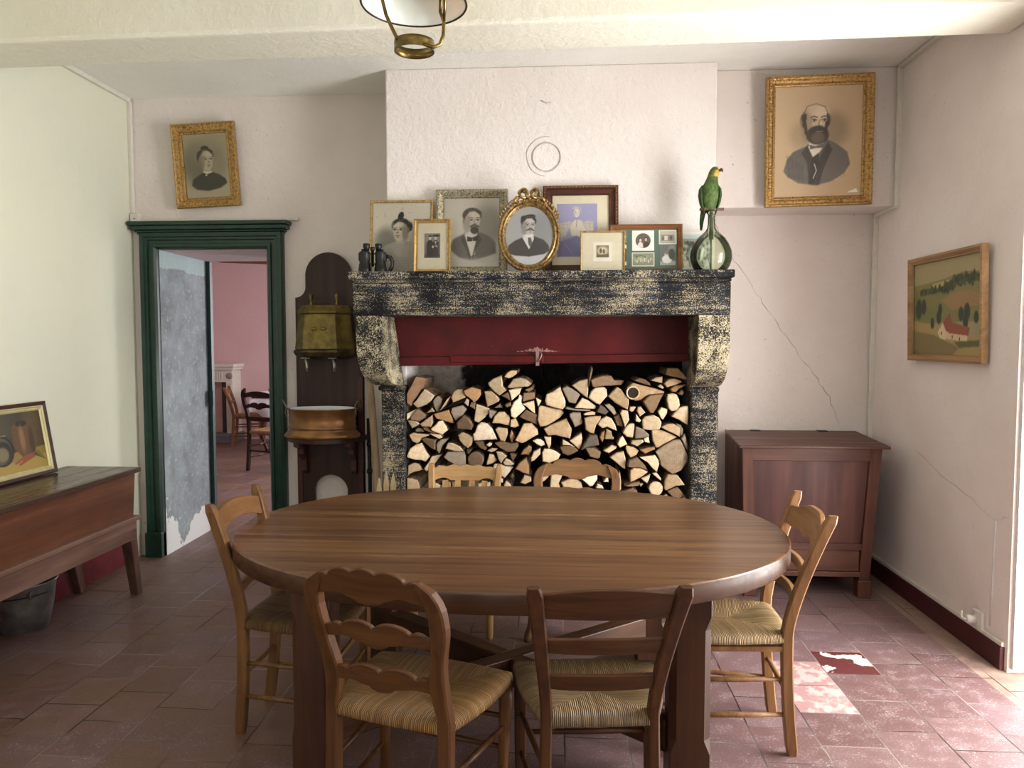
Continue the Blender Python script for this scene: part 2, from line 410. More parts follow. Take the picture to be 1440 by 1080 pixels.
# named woods
W_TABLE = ('6e4526', '3f2414', '8d6238')
def planks(name, axis='x'):
    g = G(name); v = g.coord('Object', (.05, 1, 1)); x, y, z = g.sep(g.coord('Object'))
    wob = g.noise(g.coord('Object', (.3, .3, .3)), 2, 2)
    cell = g.math('FLOOR', g.math('MULTIPLY', y, 1/.105)); wn = g.n('ShaderNodeTexWhiteNoise', noise_dimensions='1D'); g.l(cell, wn.inputs['W'])
    sh = g.n('ShaderNodeCombineXYZ'); g.l(g.math('MULTIPLY', wn.outputs['Value'], 9), sh.inputs[0]); g.l(wn.outputs['Value'], sh.inputs[2])
    ad = g.n('ShaderNodeVectorMath', operation='ADD'); g.l(v, ad.inputs[0]); g.l(sh.outputs[0], ad.inputs[1])
    n1 = g.noise(ad.outputs[0], 16, 6, .62, .8); n2 = g.noise(ad.outputs[0], 80, 4, .6)
    f = g.math('ADD', g.math('MULTIPLY', n1, .7), g.math('MULTIPLY', n2, .3))
    col = g.ramp(f, [(.28, '2a1a12'), (.43, '573b27'), (.55, '745235'), (.72, '92724f')])
    col = g.mix(g.math('MULTIPLY', wn.outputs['Value'], .5), col, '4c2f1c')
    fr = g.math('FRACT', g.math('MULTIPLY', y, 1/.105)); seam = g.math('LESS_THAN', g.math('ABSOLUTE', g.math('SUBTRACT', fr, .5)), .488)
    col = g.mix(g.math('SUBTRACT', 1.0, seam), col, '24140b')
    return g.set(col, g.ramp(n1, [(.3, .34), (.7, .27)]), None, g.bump(f, .08, .004))
M['table_top'] = planks('table_planks')
# ---------------------------------------------------------------- printed pictures (ink stored per point of a fine grid)
class Canvas:
    def __init__(s, w, h, res, bg):
        s.W = w/h; s.ny = res; s.nx = max(8, int(res*s.W)); s.w = w; s.h = h
        ys, xs = np.mgrid[0:s.ny, 0:s.nx]; s.x = (xs+.5)/s.nx*s.W; s.y = (ys+.5)/s.ny
        s.c = np.zeros((s.ny, s.nx, 3)); s.c[:] = s.rgb(bg); s.rs = np.random.RandomState(3)
    def rgb(s, c): return np.array([int(c[i:i+2], 16)/255 for i in (0, 2, 4)]) if isinstance(c, str) else np.array(c, float)
    def lay(s, m, col, a=1): m = (m*a)[..., None]; s.c = s.c*(1-m)+s.rgb(col)*m
    def ell(s, cx, cy, rx, ry, col, soft=.15, a=1, rot=0):
        dx = s.x-cx; dy = s.y-cy; c, n = math.cos(rot), math.sin(rot)
        u = (dx*c+dy*n)/rx; v = (-dx*n+dy*c)/ry
        d = np.sqrt(u*u+v*v); t = np.clip((1-d)/soft+.5, 0, 1); s.lay(t*t*(3-2*t), col, a); return s
    def poly(s, pts, col, blur=1, a=1):
        m = np.zeros_like(s.x, bool); n = len(pts)
        for i in range(n):
            x0, y0 = pts[i]; x1, y1 = pts[(i+1) % n]
            if y0 == y1: continue
            k = ((y0 > s.y) != (y1 > s.y)) & (s.x < (x1-x0)*(s.y-y0)/(y1-y0)+x0); m ^= k
        m = m.astype(float)
        for _ in range(blur):
            p = np.pad(m, 1, mode='edge'); m = (p[1:-1,1:-1]*2+p[:-2,1:-1]+p[2:,1:-1]+p[1:-1,:-2]+p[1:-1,2:])/6
        s.lay(m, col, a); return s
    def line(s, pts, w, col, a=1):
        d = np.full_like(s.x, 9.)
        for (x0, y0), (x1, y1) in zip(pts, pts[1:]):
            L = (x1-x0)**2+(y1-y0)**2+1e-9; t = np.clip(((s.x-x0)*(x1-x0)+(s.y-y0)*(y1-y0))/L, 0, 1)
            d = np.minimum(d, np.hypot(s.x-x0-t*(x1-x0), s.y-y0-t*(y1-y0)))
        s.lay(np.clip((w-d)/(w*.6), 0, 1), col, a); return s
    def grain(s, amt=.02): s.c = np.clip(s.c+s.rs.randn(s.ny, s.nx, 1)*amt, 0, 1); return s
    def blot(s, n, amt, col):
        for _ in range(n): s.ell(s.rs.rand()*s.W, s.rs.rand(), .01+.03*s.rs.rand(), .01+.03*s.rs.rand(), col, .9, amt)
        return s
    def mesh(s, name, parent, cx, y, z0, mask=None, tone=1.0):
        """grid in the local XZ plane facing -Y, bottom edge at z0"""
        nx, ny = s.nx, s.ny; X = (np.arange(nx)/(nx-1)-.5)*s.w+cx; Z = z0+(1-np.arange(ny)/(ny-1))*s.h
        co = np.zeros((ny, nx, 3), np.float32); co[..., 0] = X[None, :]; co[..., 1] = y; co[..., 2] = Z[:, None]
        idx = np.arange(nx*ny).reshape(ny, nx)
        f = np.stack([idx[1:, :-1], idx[1:, 1:], idx[:-1, 1:], idx[:-1, :-1]], -1)
        if mask is not None:
            u = np.linspace(-1, 1, nx-1)[None, :]; v = np.linspace(-1, 1, ny-1)[:, None]; f = f[(u*u+v*v) < mask]
        f = f.reshape(-1, 4)
        me = bpy.data.meshes.new(name); me.from_pydata(co.reshape(-1, 3).tolist(), [], f.tolist())
        at = me.color_attributes.new('ink', 'FLOAT_COLOR', 'POINT'); c = np.clip(s.c, 0, 1)**tone
        l = np.where(c <= .04045, c/12.92, ((c+.055)/1.055)**2.4); a = np.ones((ny, nx, 4), np.float32); a[..., :3] = l
        at.data.foreach_set('color', a.ravel()); me.materials.append(M['print']); me.update()
        o = bpy.data.objects.new(name, me); COL.objects.link(o); o.parent = parent
        return o

def head(c, cx, cy, s, skin, mid, dark, turn=0.0, hair='short', beard=None, hi=None, sex='m'):
    """a drawn head; s = half the face height, turn shifts the features sideways"""
    t = turn*s
    sk = c.rgb(skin); md = c.rgb(mid); hi = c.rgb(hi) if hi else np.clip(sk*1.12, 0, 1)
    if hair == 'updo':
        c.ell(cx-.02*s, cy-.50*s, .80*s, .66*s, dark, .25); c.ell(cx-.1*s, cy-1.14*s, .40*s, .26*s, dark, .35); c.ell(cx-.72*s*(1 if turn >= 0 else -1), cy-.3*s, .25*s, .55*s, dark, .4)
    elif hair == 'topknot':
        c.ell(cx+.08*s, cy-.48*s, .88*s, .68*s, dark, .25); c.ell(cx+.05*s, cy-1.35*s, .26*s, .42*s, dark, .3, 1, .3); c.ell(cx+.85*s, cy-.35*s, .32*s, .45*s, dark, .35)
    elif hair in ('short', 'wave'):
        c.ell(cx-.03*s, cy-.50*s, .84*s, .66*s, dark, .2)
        if hair == 'wave': c.ell(cx+.1*s, cy-.98*s, .62*s, .26*s, dark, .3, 1, -.12); c.ell(cx-.45*s, cy-.82*s, .4*s, .3*s, dark, .3)
    elif hair == 'bald':
        c.ell(cx-.03*s, cy-.12*s, .82*s, .66*s, dark, .2)
    # neck
    pass
    # ear on the far side of the turn
    e = -1 if turn > 0 else 1
    c.ell(cx+e*.72*s, cy+.02*s, .13*s, .24*s, md, .4)
    # skull and jaw
    c.ell(cx, cy-.18*s, .68*s, .80*s, skin, .1); c.ell(cx+t*.25, cy+.38*s, .54*s, .62*s, skin, .14)
    c.ell(cx+e*.5*s, cy+.2*s, .30*s, .8*s, mid, .9, .75); c.ell(cx+t*1.1-e*.1*s, cy-.5*s, .4*s, .32*s, hi, .9, .7)
    if hair in ('updo',):
        c.poly([(cx-.66*s, cy-.2*s), (cx-.6*s, cy-.75*s), (cx+t*.6, cy-1.02*s), (cx+.62*s, cy-.8*s), (cx+.68*s, cy-.15*s), (cx+.58*s, cy-.55*s), (cx+.3*s, cy-.82*s), (cx+t*.6, cy-.93*s), (cx-.3*s, cy-.82*s), (cx-.58*s, cy-.5*s)], dark, 3)
    elif hair == 'topknot':
        c.poly([(cx-.70*s, cy-.35*s), (cx-.5*s, cy-.95*s), (cx+.5*s, cy-.95*s), (cx+.8*s, cy-.1*s), (cx+.60*s, cy-.5*s), (cx+.2*s, cy-.80*s), (cx-.2*s, cy-.84*s), (cx-.58*s, cy-.55*s)], dark, 3)
    elif hair == 'wave':
        c.poly([(cx-.72*s, cy-.05*s), (cx-.70*s, cy-.8*s), (cx+.2*s, cy-1.1*s), (cx+.74*s, cy-.75*s), (cx+.72*s, cy-.1*s), (cx+.62*s, cy-.5*s), (cx+.3*s, cy-.82*s), (cx-.2*s, cy-.78*s), (cx-.58*s, cy-.4*s)], dark, 3)
    elif hair == 'short':
        c.poly([(cx-.74*s, cy+.05*s), (cx-.70*s, cy-.8*s), (cx+.1*s, cy-1.08*s), (cx+.72*s, cy-.8*s), (cx+.7*s, cy-.15*s), (cx+.62*s, cy-.55*s), (cx+.2*s, cy-.85*s), (cx-.25*s, cy-.82*s), (cx-.60*s, cy-.4*s)], dark, 3)
    elif hair == 'bald':
        c.poly([(cx-.74*s, cy+.25*s), (cx-.78*s, cy-.4*s), (cx-.5*s, cy-.5*s), (cx-.56*s, cy+.3*s)], dark, 2); c.poly([(cx+.62*s, cy+.3*s), (cx+.58*s, cy-.45*s), (cx+.72*s, cy-.4*s), (cx+.74*s, cy+.2*s)], dark, 2)
        c.line([(cx-.66*s, cy-.45*s), (cx-.5*s, cy-.86*s), (cx, cy-1.0*s), (cx+.5*s, cy-.82*s), (cx+.64*s, cy-.45*s)], .035*s, dark, .6)
    if hair != 'bald':
        for k in (-.5, -.25, .05, .3): c.line([(cx+k*s, cy-.92*s), (cx+(k+.08)*s, cy-1.06*s+abs(k)*.18*s), (cx+(k+.2)*s, cy-1.05*s+abs(k+.1)*.2*s)], .03*s, mid, .45)
    # eyes, brows, nose, mouth
    for k in (-1, 1):
        ex = cx+t*.9+k*.29*s
        c.ell(ex, cy-.10*s, .17*s, .10*s, mid, .8, .9); c.ell(ex, cy-.10*s, .12*s, .055*s, hi, .5, .6); c.ell(ex+t*.1, cy-.10*s, .062*s, .062*s, dark, .5)
        c.line([(ex-.14*s, cy-.13*s), (ex, cy-.16*s), (ex+.14*s, cy-.12*s)], .028*s, dark, .9)
        c.line([(ex-.18*s, cy-.25*s), (ex-.02*s, cy-.32*s), (ex+.18*s, cy-.26*s)], (.05 if sex == 'm' else .032)*s, dark, .8)
    nx = cx+t*1.25
    c.line([(nx-e*.02*s+e*.05*s, cy-.12*s), (nx+e*.10*s, cy+.18*s)], .06*s, mid, .8); c.ell(nx, cy+.20*s, .14*s, .07*s, mid, .8, .8)
    c.line([(nx-.1*s, cy+.24*s), (nx+.1*s, cy+.24*s)], .03*s, dark, .6); c.ell(nx-e*.03*s, cy+.08*s, .05*s, .14*s, hi, .8, .8)
    mx = cx+t*1.0
    c.line([(mx-.2*s, cy+.48*s), (mx, cy+.46*s), (mx+.19*s, cy+.48*s)], .03*s, dark, .8); c.ell(mx, cy+.55*s, .15*s, .05*s, mid, .7, .8); c.ell(mx, cy+.68*s, .16*s, .04*s, mid, .9, .6)
    if beard in ('full', 'goatee'):
        if beard == 'full':
            c.ell(cx+t*.5, cy+.72*s, .62*s, .52*s, dark, .25); c.line([(cx-.60*s, cy+.05*s), (cx-.52*s, cy+.6*s)], .12*s, dark); c.line([(cx+.60*s, cy+.05*s), (cx+.52*s, cy+.6*s)], .12*s, dark)
            c.ell(cx+t*.7, cy+.85*s, .34*s, .3*s, mid, .9, .45)
        else:
            c.ell(cx+t, cy+.78*s, .36*s, .36*s, dark, .35)
        c.line([(mx-.18*s, cy+.52*s), (mx+.18*s, cy+.52*s)], .03*s, mid, .8)
    if beard:
        c.line([(mx-.36*s, cy+.50*s), (mx-.16*s, cy+.36*s), (mx, cy+.34*s), (mx+.16*s, cy+.36*s), (mx+.36*s, cy+.5*s)], .09*s, dark, .95)

def neck(c, cx, cy, s, col): c.poly([(cx-.34*s, cy+.4*s), (cx+.32*s, cy+.4*s), (cx+.40*s, cy+1.25*s), (cx-.42*s, cy+1.25*s)], col, 2)
def paint_bearded_man(w, h):      # large portrait upper right
    c = Canvas(w, h, 210, 'b79a74'); W = c.W
    c.ell(W*.45, .33, .5, .45, 'c0a47e', .9, .8); c.ell(W*.66, .40, .15, .16, '8a765c', 1.0, .9); c.ell(W*.30, .44, .10, .12, '9a8263', 1.0, .7)
    c.poly([(W*.11, .76), (W*.15, .65), (W*.22, .585), (W*.36, .54), (W*.43, .49), (W*.60, .48), (W*.72, .53), (W*.83, .60), (W*.865, .71), (W*.80, .79), (W*.66, .86), (W*.48, .895), (W*.28, .87), (W*.16, .81)], '5a544c', 2)
    for k in range(10): c.line([(W*(.15+.02*k), .62+.01*k), (W*(.17+.018*k), .82+.004*k)], .0045, '37332f', .6)
    for k in range(10): c.line([(W*(.83-.022*k), .60), (W*(.79-.03*k), .83)], .0045, '6a635a', .45)
    c.poly([(W*.38, .53), (W*.31, .60), (W*.36, .66), (W*.38, .70), (W*.40, .88), (W*.46, .89), (W*.43, .62)], '3a3631', 2); c.poly([(W*.61, .50), (W*.66, .58), (W*.62, .64), (W*.56, .76), (W*.52, .89), (W*.47, .89), (W*.52, .64)], '37332e', 2)
    c.poly([(W*.40, .49), (W*.39, .55), (W*.455, .66), (W*.54, .57), (W*.58, .48)], 'ddd2bd', 1); c.poly([(W*.43, .645), (W*.51, .60), (W*.515, .72), (W*.47, .88), (W*.40, .88)], '2f2b27', 2)
    head(c, W*.47, .325, .163, 'c4ac8c', '8a7459', '35302b', .20, 'bald', 'full', 'dcc6a4')
    c.ell(W*.495, .47, .06, .035, '57493a', .9, .6)
    c.poly([(W*.40, .525), (W*.47, .54), (W*.56, .515), (W*.57, .555), (W*.48, .555), (W*.41, .57)], '57534f', 1)
    c.line([(W*.46, .70), (W*.485, .76), (W*.45, .83)], .005, 'cbbfa8'); c.poly([(W*.84, .965), (W*.94, .93), (W*.96, .965)], 'e8e0d0', 0)
    return c.grain(.012)
def paint_black_dress(w, h):      # portrait over the door
    c = Canvas(w, h, 160, 'aea283'); W = c.W
    c.ell(W*.30, .48, .22, .30, '6a6350', 1.0, .9); c.ell(W*.72, .5, .18, .22, '857c64', 1.0, .7); c.ell(W*.5, .28, .3, .2, '8d8369', 1, .6)
    c.poly([(W*.14, .79), (W*.18, .70), (W*.30, .65), (W*.42, .60), (W*.62, .60), (W*.76, .64), (W*.90, .71), (W*.93, .78), (W*.78, .85), (W*.5, .89), (W*.25, .86)], '353229', 5)
    neck(c, W*.50, .41, .16, 'a89d80')
    c.poly([(W*.40, .585), (W*.62, .585), (W*.60, .63), (W*.44, .635)], 'd5cbb0', 1); c.poly([(W*.41, .60), (W*.50, .635), (W*.60, .61), (W*.64, .65), (W*.40, .66)], '2b2822', 1)
    head(c, W*.51, .415, .158, 'b9ad8f', '7a705a', '35312a', .2, 'updo', None, 'cdc2a5', 'f'); c.ell(W*.48, .645, .018, .012, 'd0c6ae', .4)
    return c.grain(.012)
def paint_topknot(w, h):
    c = Canvas(w, h, 160, 'dcd5c3'); W = c.W
    c.ell(W*.25, .54, .16, .18, '7d786c', 1.0, .95); c.ell(W*.80, .52, .13, .2, '99948a', 1.0, .7)
    c.poly([(W*.08, 1.0), (W*.12, .68), (W*.24, .60), (W*.42, .545), (W*.62, .55), (W*.82, .60), (W*.95, .72), (W*.97, 1.0)], 'a49e8f', 3)
    for k in range(26): c.line([(W*(.12+.032*k), .64+.04*(k % 3)), (W*(.16+.03*k), .98)], .004, '8f8a7c', .5)
    for k in range(9): c.line([(W*(.3+.04*k), .60), (W*(.45+.02*k), .76)], .004, 'cbc5b5', .7)
    neck(c, W*.49, .40, .15, 'bab19d')
    head(c, W*.48, .395, .150, 'cbc1ac', '776d5e', '1d1a17', -.22, 'topknot', None, 'e0d8c6', 'f'); c.blot(30, .3, 'a89c80')
    return c.grain(.014)
def paint_goatee(w, h):
    c = Canvas(w, h, 175, 'b8b2a0'); W = c.W
    c.ell(W*.80, .40, .2, .3, '7d776a', 1.0, .9); c.ell(W*.22, .35, .2, .3, 'c6c0ae', 1, .7)
    c.poly([(W*.10, .74), (W*.16, .60), (W*.30, .54), (W*.40, .50), (W*.62, .49), (W*.80, .55), (W*.92, .64), (W*.94, .80), (W*.72, .86), (W*.50, .92), (W*.28, .86)], '57524a', 8)
    c.ell(W*.5, 1.0, .5, .12, 'b8b2a2', .8, .9)
    neck(c, W*.51, .34, .165, '9d9482')
    c.poly([(W*.40, .49), (W*.36, .55), (W*.47, .84), (W*.56, .82), (W*.60, .55), (W*.60, .48)], 'dbd6c8', 1); c.poly([(W*.37, .53), (W*.30, .60), (W*.40, .74), (W*.47, .90), (W*.48, .82)], '3c3832', 3); c.poly([(W*.61, .51), (W*.68, .60), (W*.58, .74), (W*.51, .90), (W*.52, .82)], '3c3832', 3)
    head(c, W*.51, .335, .165, 'c2b9a5', '857b6a', '38332c', .18, 'short', 'goatee', 'd8cfbb')
    c.poly([(W*.42, .555), (W*.51, .575), (W*.51, .625), (W*.42, .63)], '2a2723', 1); c.poly([(W*.51, .575), (W*.61, .54), (W*.61, .625), (W*.52, .625)], '2a2723', 1)
    return c.grain(.014)
def paint_oval_man(w, h):
    c = Canvas(w, h, 175, '909395'); W = c.W
    c.ell(W*.5, .97, .6, .28, 'c0c3c4', 1.0, .9); c.ell(W*.2, .3, .35, .4, 'a3a6a7', 1.0, .8); c.ell(W*.75, .4, .2, .25, '7b7e80', 1, .7)
    c.poly([(W*.05, .78), (W*.08, .66), (W*.20, .585), (W*.38, .52), (W*.60, .51), (W*.80, .57), (W*.90, .66), (W*.92, .75), (W*.80, .81), (W*.5, .85), (W*.2, .83)], '33312f', 3)
    neck(c, W*.49, .34, .155, '9a958c')
    c.poly([(W*.38, .475), (W*.36, .53), (W*.50, .73), (W*.60, .55), (W*.585, .47)], 'd9d9d5', 1); c.poly([(W*.475, .53), (W*.535, .53), (W*.565, .62), (W*.535, .71), (W*.485, .64)], '4a4846', 1)
    c.line([(W*.36, .53), (W*.30, .60), (W*.41, .65), (W*.50, .75), (W*.61, .64), (W*.60, .54)], .006, '1e1d1c', .8)
    head(c, W*.49, .335, .155, 'b8b4ac', '767068', '26231f', .16, 'wave', 'moustache', 'cecac2')
    c.poly([(W*.40, .485), (W*.58, .475), (W*.56, .515), (W*.43, .52)], 'e0e0dc', 1)
    return c.grain(.012)
def paint_blue_lady(w, h):
    c = Canvas(w, h, 150, '8c8ab4'); W = c.W
    c.poly([(W*.02, .38), (W*.45, .32), (W*.9, .34), (W*.9, .62), (W*.02, .62)], 'b9b096', 1)
    for k in range(8): c.line([(W*(.05+.11*k), .36), (W*(.05+.11*k), .6)], .006, '8f8aa0', .7)
    for k in range(3): c.line([(W*.02, .4+.07*k), (W*.9, .37+.07*k)], .006, '8f8aa0', .7)
    c.poly([(W*.22, .62), (W*.35, .33), (W*.5, .28), (W*.68, .33), (W*.80, .6), (W*.9, .98), (W*.05, .98)], '8f8aac', 3)
    c.poly([(W*.32, .40), (W*.46, .30), (W*.62, .32), (W*.72, .5), (W*.62, .62), (W*.36, .6)], 'cfc6ac', 3); c.line([(W*.36, .38), (W*.15, .55), (W*.08, .68)], .035, 'b6adA6'.lower(), .9); c.line([(W*.68, .38), (W*.80, .58), (W*.60, .70)], .035, 'b6ada6', .9)
    c.poly([(W*.06, .72), (W*.5, .60), (W*.75, .74), (W*.95, .99), (W*.04, .99)], '6a6899', 4); c.line([(W*.2, .75), (W*.4, .95)], .01, '8f8cb2', .7); c.line([(W*.5, .7), (W*.66, .96)], .01, '8f8cb2', .7)
    c.ell(W*.49, .12, .085, .06, 'b7b0ac', .6); head(c, W*.49, .17, .085, 'ded5bb', 'a8a0aa', '7a769c', .1, 'updo', None, 'e8e0c6', 'f'); c.ell(W*.47, .085, .06, .035, 'c0b9b0', .7, .8); c.line([(W*.5, .29), (W*.48, .45)], .008, '5d5a88', .8)
    return c.grain(.03)
def paint_couple(w, h):
    c = Canvas(w, h, 90, '5a544a'); W = c.W
    c.ell(W*.5, .2, .4, .3, '7c7466', 1, .8); c.ell(W*.5, .95, .6, .12, '3b3730', .8)
    for cx, top, col in ((.36, .16, '1f1d1b'), (.70, .2, '26231f')):
        c.poly([(W*(cx-.2), .95), (W*(cx-.2), .38), (W*(cx-.08), .28), (W*(cx+.08), .28), (W*(cx+.2), .38), (W*(cx+.2), .95)], col, 2); c.ell(W*cx, .19, .055, .075, 'c2b8a4', .3)
    c.ell(W*.36, .115, .07, .035, '22201d', .3); c.ell(W*.72, .10, .15, .045, '1d1b19', .3); c.poly([(W*.62, .32), (W*.7, .44), (W*.78, .32)], 'b5ab98', 1); c.ell(W*.54, .55, .04, .05, 'b5ab98', .4); c.poly([(W*.62, .5), (W*.8, .45), (W*.84, .6)], '8a8172', 2)
    return c.grain(.03)
def paint_small_group(w, h):
    c = Canvas(w, h, 60, '6a5a3c'); W = c.W
    c.ell(W*.5, .45, .42, .35, 'b9ab86', .6); c.ell(W*.35, .45, .1, .2, '4a3f2a', .5); c.ell(W*.6, .5, .1, .2, '574a33', .5); c.ell(W*.5, .3, .05, .06, 'd8ccaa', .4); c.ell(W*.68, .32, .05, .06, 'd8ccaa', .4); c.poly([(0, .8), (W, .72), (W, 1), (0, 1)], '4c4028', 2)
    return c.grain(.04)
def paint_two_in_circle(w, h):
    c = Canvas(w, h, 80, 'e6e2d6'); W = c.W
    c.ell(W*.5, .5, .36, .36, '4a3a30', .05); c.ell(W*.37, .44, .075, .10, '2c2420', .4); c.ell(W*.38, .48, .052, .075, 'cfc3b4', .5); c.ell(W*.64, .41, .075, .10, '241d1a', .4); c.ell(W*.63, .45, .052, .075, 'bfb2a3', .5); c.ell(W*.38, .47, .03, .012, '6a5c50', .8, .7); c.ell(W*.63, .44, .03, .012, '5c5046', .8, .7)
    c.poly([(W*.24, .76), (W*.29, .62), (W*.36, .56), (W*.42, .57), (W*.48, .64), (W*.50, .84), (W*.38, .84)], 'd6cbbc', 2); c.poly([(W*.52, .84), (W*.54, .64), (W*.60, .55), (W*.68, .55), (W*.76, .62), (W*.78, .72), (W*.66, .82)], '2b2420', 2)
    return c.grain(.02)
def paint_garden(w, h):
    c = Canvas(w, h, 60, '6e7656'); W = c.W
    for k in range(26): c.ell(c.rs.rand()*W, .2+.3*c.rs.rand(), .12, .1, '4c5a3c' if k % 2 else '8d9570', .6, .8)
    for k in range(9): c.ell(W*(.12+.09*k), .62+.06*math.sin(k*2.), .05, .12, 'cfcdbd' if k % 2 else '9a9a84', .4); c.ell(W*(.12+.09*k), .48+.06*math.sin(k*2.), .03, .045, 'd6cbb5', .3)
    return c.grain(.03)
def paint_child(w, h):
    c = Canvas(w, h, 90, '4e5450'); W = c.W
    c.ell(W*.8, .25, .2, .3, '7c827c', .9, .8); c.poly([(0, .8), (W, .78), (W, 1), (0, 1)], '8f938a', 3); c.ell(W*.45, .70, .24, .2, 'e0e0da', .3); c.ell(W*.42, .45, .10, .12, 'd2c8bc', .3); c.ell(W*.44, .38, .12, .09, '6a5f54', .3); c.ell(W*.75, .45, .16, .26, '33362f', .4)
    return c.grain(.03)
def paint_house_row(w, h):
    c = Canvas(w, h, 60, 'a39c86'); W = c.W
    c.poly([(W*.1, .3), (W*.9, .3), (W*.9, .8), (W*.1, .8)], '6f6a5a', 1); c.poly([(W*.3, .4), (W*.5, .4), (W*.5, .75), (W*.3, .75)], 'c9c2ac', 1); c.ell(W*.7, .55, .1, .18, '3f3b32', .5); c.ell(W*.2, .6, .08, .15, '4d483e', .5)
    return c.grain(.03)
def paint_crowd(w, h):
    c = Canvas(w, h, 110, '8d9086'); W = c.W
    c.poly([(0, 0), (W, 0), (W, .12), (0, .12)], 'b7c4c2', 1)
    for k in range(120): c.ell(c.rs.rand()*W, .2+.45*c.rs.rand(), .03, .05, ['5a5d56', 'b6b8ae', '3e413c'][k % 3], .5, .9)
    c.poly([(0, .72), (W, .66), (W, 1), (0, 1)], 'c2c6bd', 3)
    for k in range(6): c.line([(W*(.1+.16*k), .6), (W*(.14+.16*k), .85)], .02, '54574f', .9)
    return c.grain(.03)
def paint_still_life(w, h):
    c = Canvas(w, h, 130, '3c3626'); W = c.W
    c.ell(W*.2, .2, .5, .4, '4d4733', 1, .9); c.ell(W*.9, .3, .3, .4, '5a4a30', 1, .8); c.poly([(0, .74), (W*.5, .66), (W, .62), (W, 1), (0, 1)], '8a7336', 3)
    c.poly([(0, .86), (W, .76), (W, 1), (0, 1)], 'a08642', 4)
    c.poly([(W*.52, .25), (W*.58, .18), (W*.78, .16), (W*.84, .22), (W*.88, .52), (W*.82, .72), (W*.62, .76), (W*.52, .58)], '5f4426', 3); c.ell(W*.68, .2, .13, .05, '2a1f14', .3); c.ell(W*.66, .45, .06, .22, '8a6c45', .9, .8); c.ell(W*.80, .5, .06, .24, '3a2815', .9, .8)
    c.ell(W*.33, .60, .27, .25, '23201a', .1); c.ell(W*.32, .60, .235, .22, '5b5443', .2); c.ell(W*.36, .62, .17, .17, '2c271d', .3); c.ell(W*.34, .66, .13, .12, '7a6e52', .5); c.ell(W*.24, .52, .05, .10, 'a39a7d', .8, .8)
    c.line([(W*.08, .52), (W*.2, .36), (W*.42, .36)], .012, '8c8468', .9); c.ell(W*.16, .88, .10, .05, '6a5a34', .6)
    for x0, y0, x1, y1 in ((.50, .84, .72, .74), (.56, .87, .80, .77), (.62, .82, .82, .72)): c.line([(W*x0, y0), (W*(x0*.5+x1*.5), y0*.5+y1*.5), (W*x1, y1)], .028, '8d4630', .95)
    for k in range(7): c.line([(W*.80, .75), (W*(.88+.015*k), .68+.03*k)], .008, '3c4526', .9)
    return c.grain(.012)
def paint_landscape(w, h):
    c = Canvas(w, h, 150, '958a66'); W = c.W
    c.poly([(0, 0), (W, 0), (W, .2), (0, .26)], 'a0946c', 3)
    c.poly([(0, .24), (W*.3, .22), (W*.5, .2), (W*.75, .16), (W, .18), (W, .4), (0, .4)], '7d774a', 2); c.poly([(W*.28, .24), (W*.55, .22), (W*.6, .28), (W*.3, .30)], 'b09a60', 2)
    R = c.rs
    for k in range(150):
        q = R.rand(); xx = .12+.9*q; yy = .34-.10*q+.07*(R.rand()-.5)-.05*(q > .55)*R.rand(); c.ell(W*xx, yy, .018+.02*R.rand(), .018+.025*R.rand(), ['2c3624', '394428', '48522f'][k % 3], .5, .9)
    for k in range(40): c.ell(W*R.rand(), .40+.2*R.rand(), .03+.05*R.rand(), .008+.012*R.rand(), ['8a7a44', '5f6236', '9a8450'][k % 3], .9, .6)
    c.poly([(0, .36), (W*.4, .34), (W*.6, .4), (W, .36), (W, .66), (0, .66)], '77733f', 3); c.poly([(W*.42, .42), (W*.7, .34), (W, .38), (W, .5), (W*.6, .54)], '94764a', 3); c.poly([(0, .48), (W*.35, .5), (W*.45, .62), (0, .62)], '6d7040', 3)
    c.poly([(0, .62), (W*.4, .7), (W*.8, .8), (W, .82), (W, 1), (0, 1)], 'a08a52', 3); c.poly([(0, .74), (W*.3, .78), (W*.7, .92), (W*.6, 1), (0, 1)], '7a6a3e', 4)
    for x, y, r in ((.08, .50, .09), (.16, .48, .07), (.40, .60, .06), (.42, .52, .05), (.72, .58, .06), (.80, .56, .07), (.78, .66, .06), (.30, .66, .05), (.92, .62, .05)): c.ell(W*x, y, r*.8, r*1.2, '2c3a2a', .4)
    c.poly([(W*.40, .74), (W*.48, .64), (W*.60, .68), (W*.82, .72), (W*.80, .86), (W*.44, .82)], 'c9b48c', 1); c.poly([(W*.46, .66), (W*.56, .56), (W*.60, .66), (W*.84, .72), (W*.82, .80), (W*.56, .77), (W*.50, .74)], '8a4a34', 1); c.poly([(W*.38, .76), (W*.46, .66), (W*.52, .77), (W*.50, .84), (W*.42, .82)], 'd2bf98', 1)
    for x, y in ((.44, .77), (.60, .81), (.70, .83)): c.ell(W*x, y, .012, .02, '4a3426', .4)
    c.poly([(W*.62, .86), (W, .84), (W, .9), (W*.7, .92)], '55562f', 3)
    return c.grain(.014)

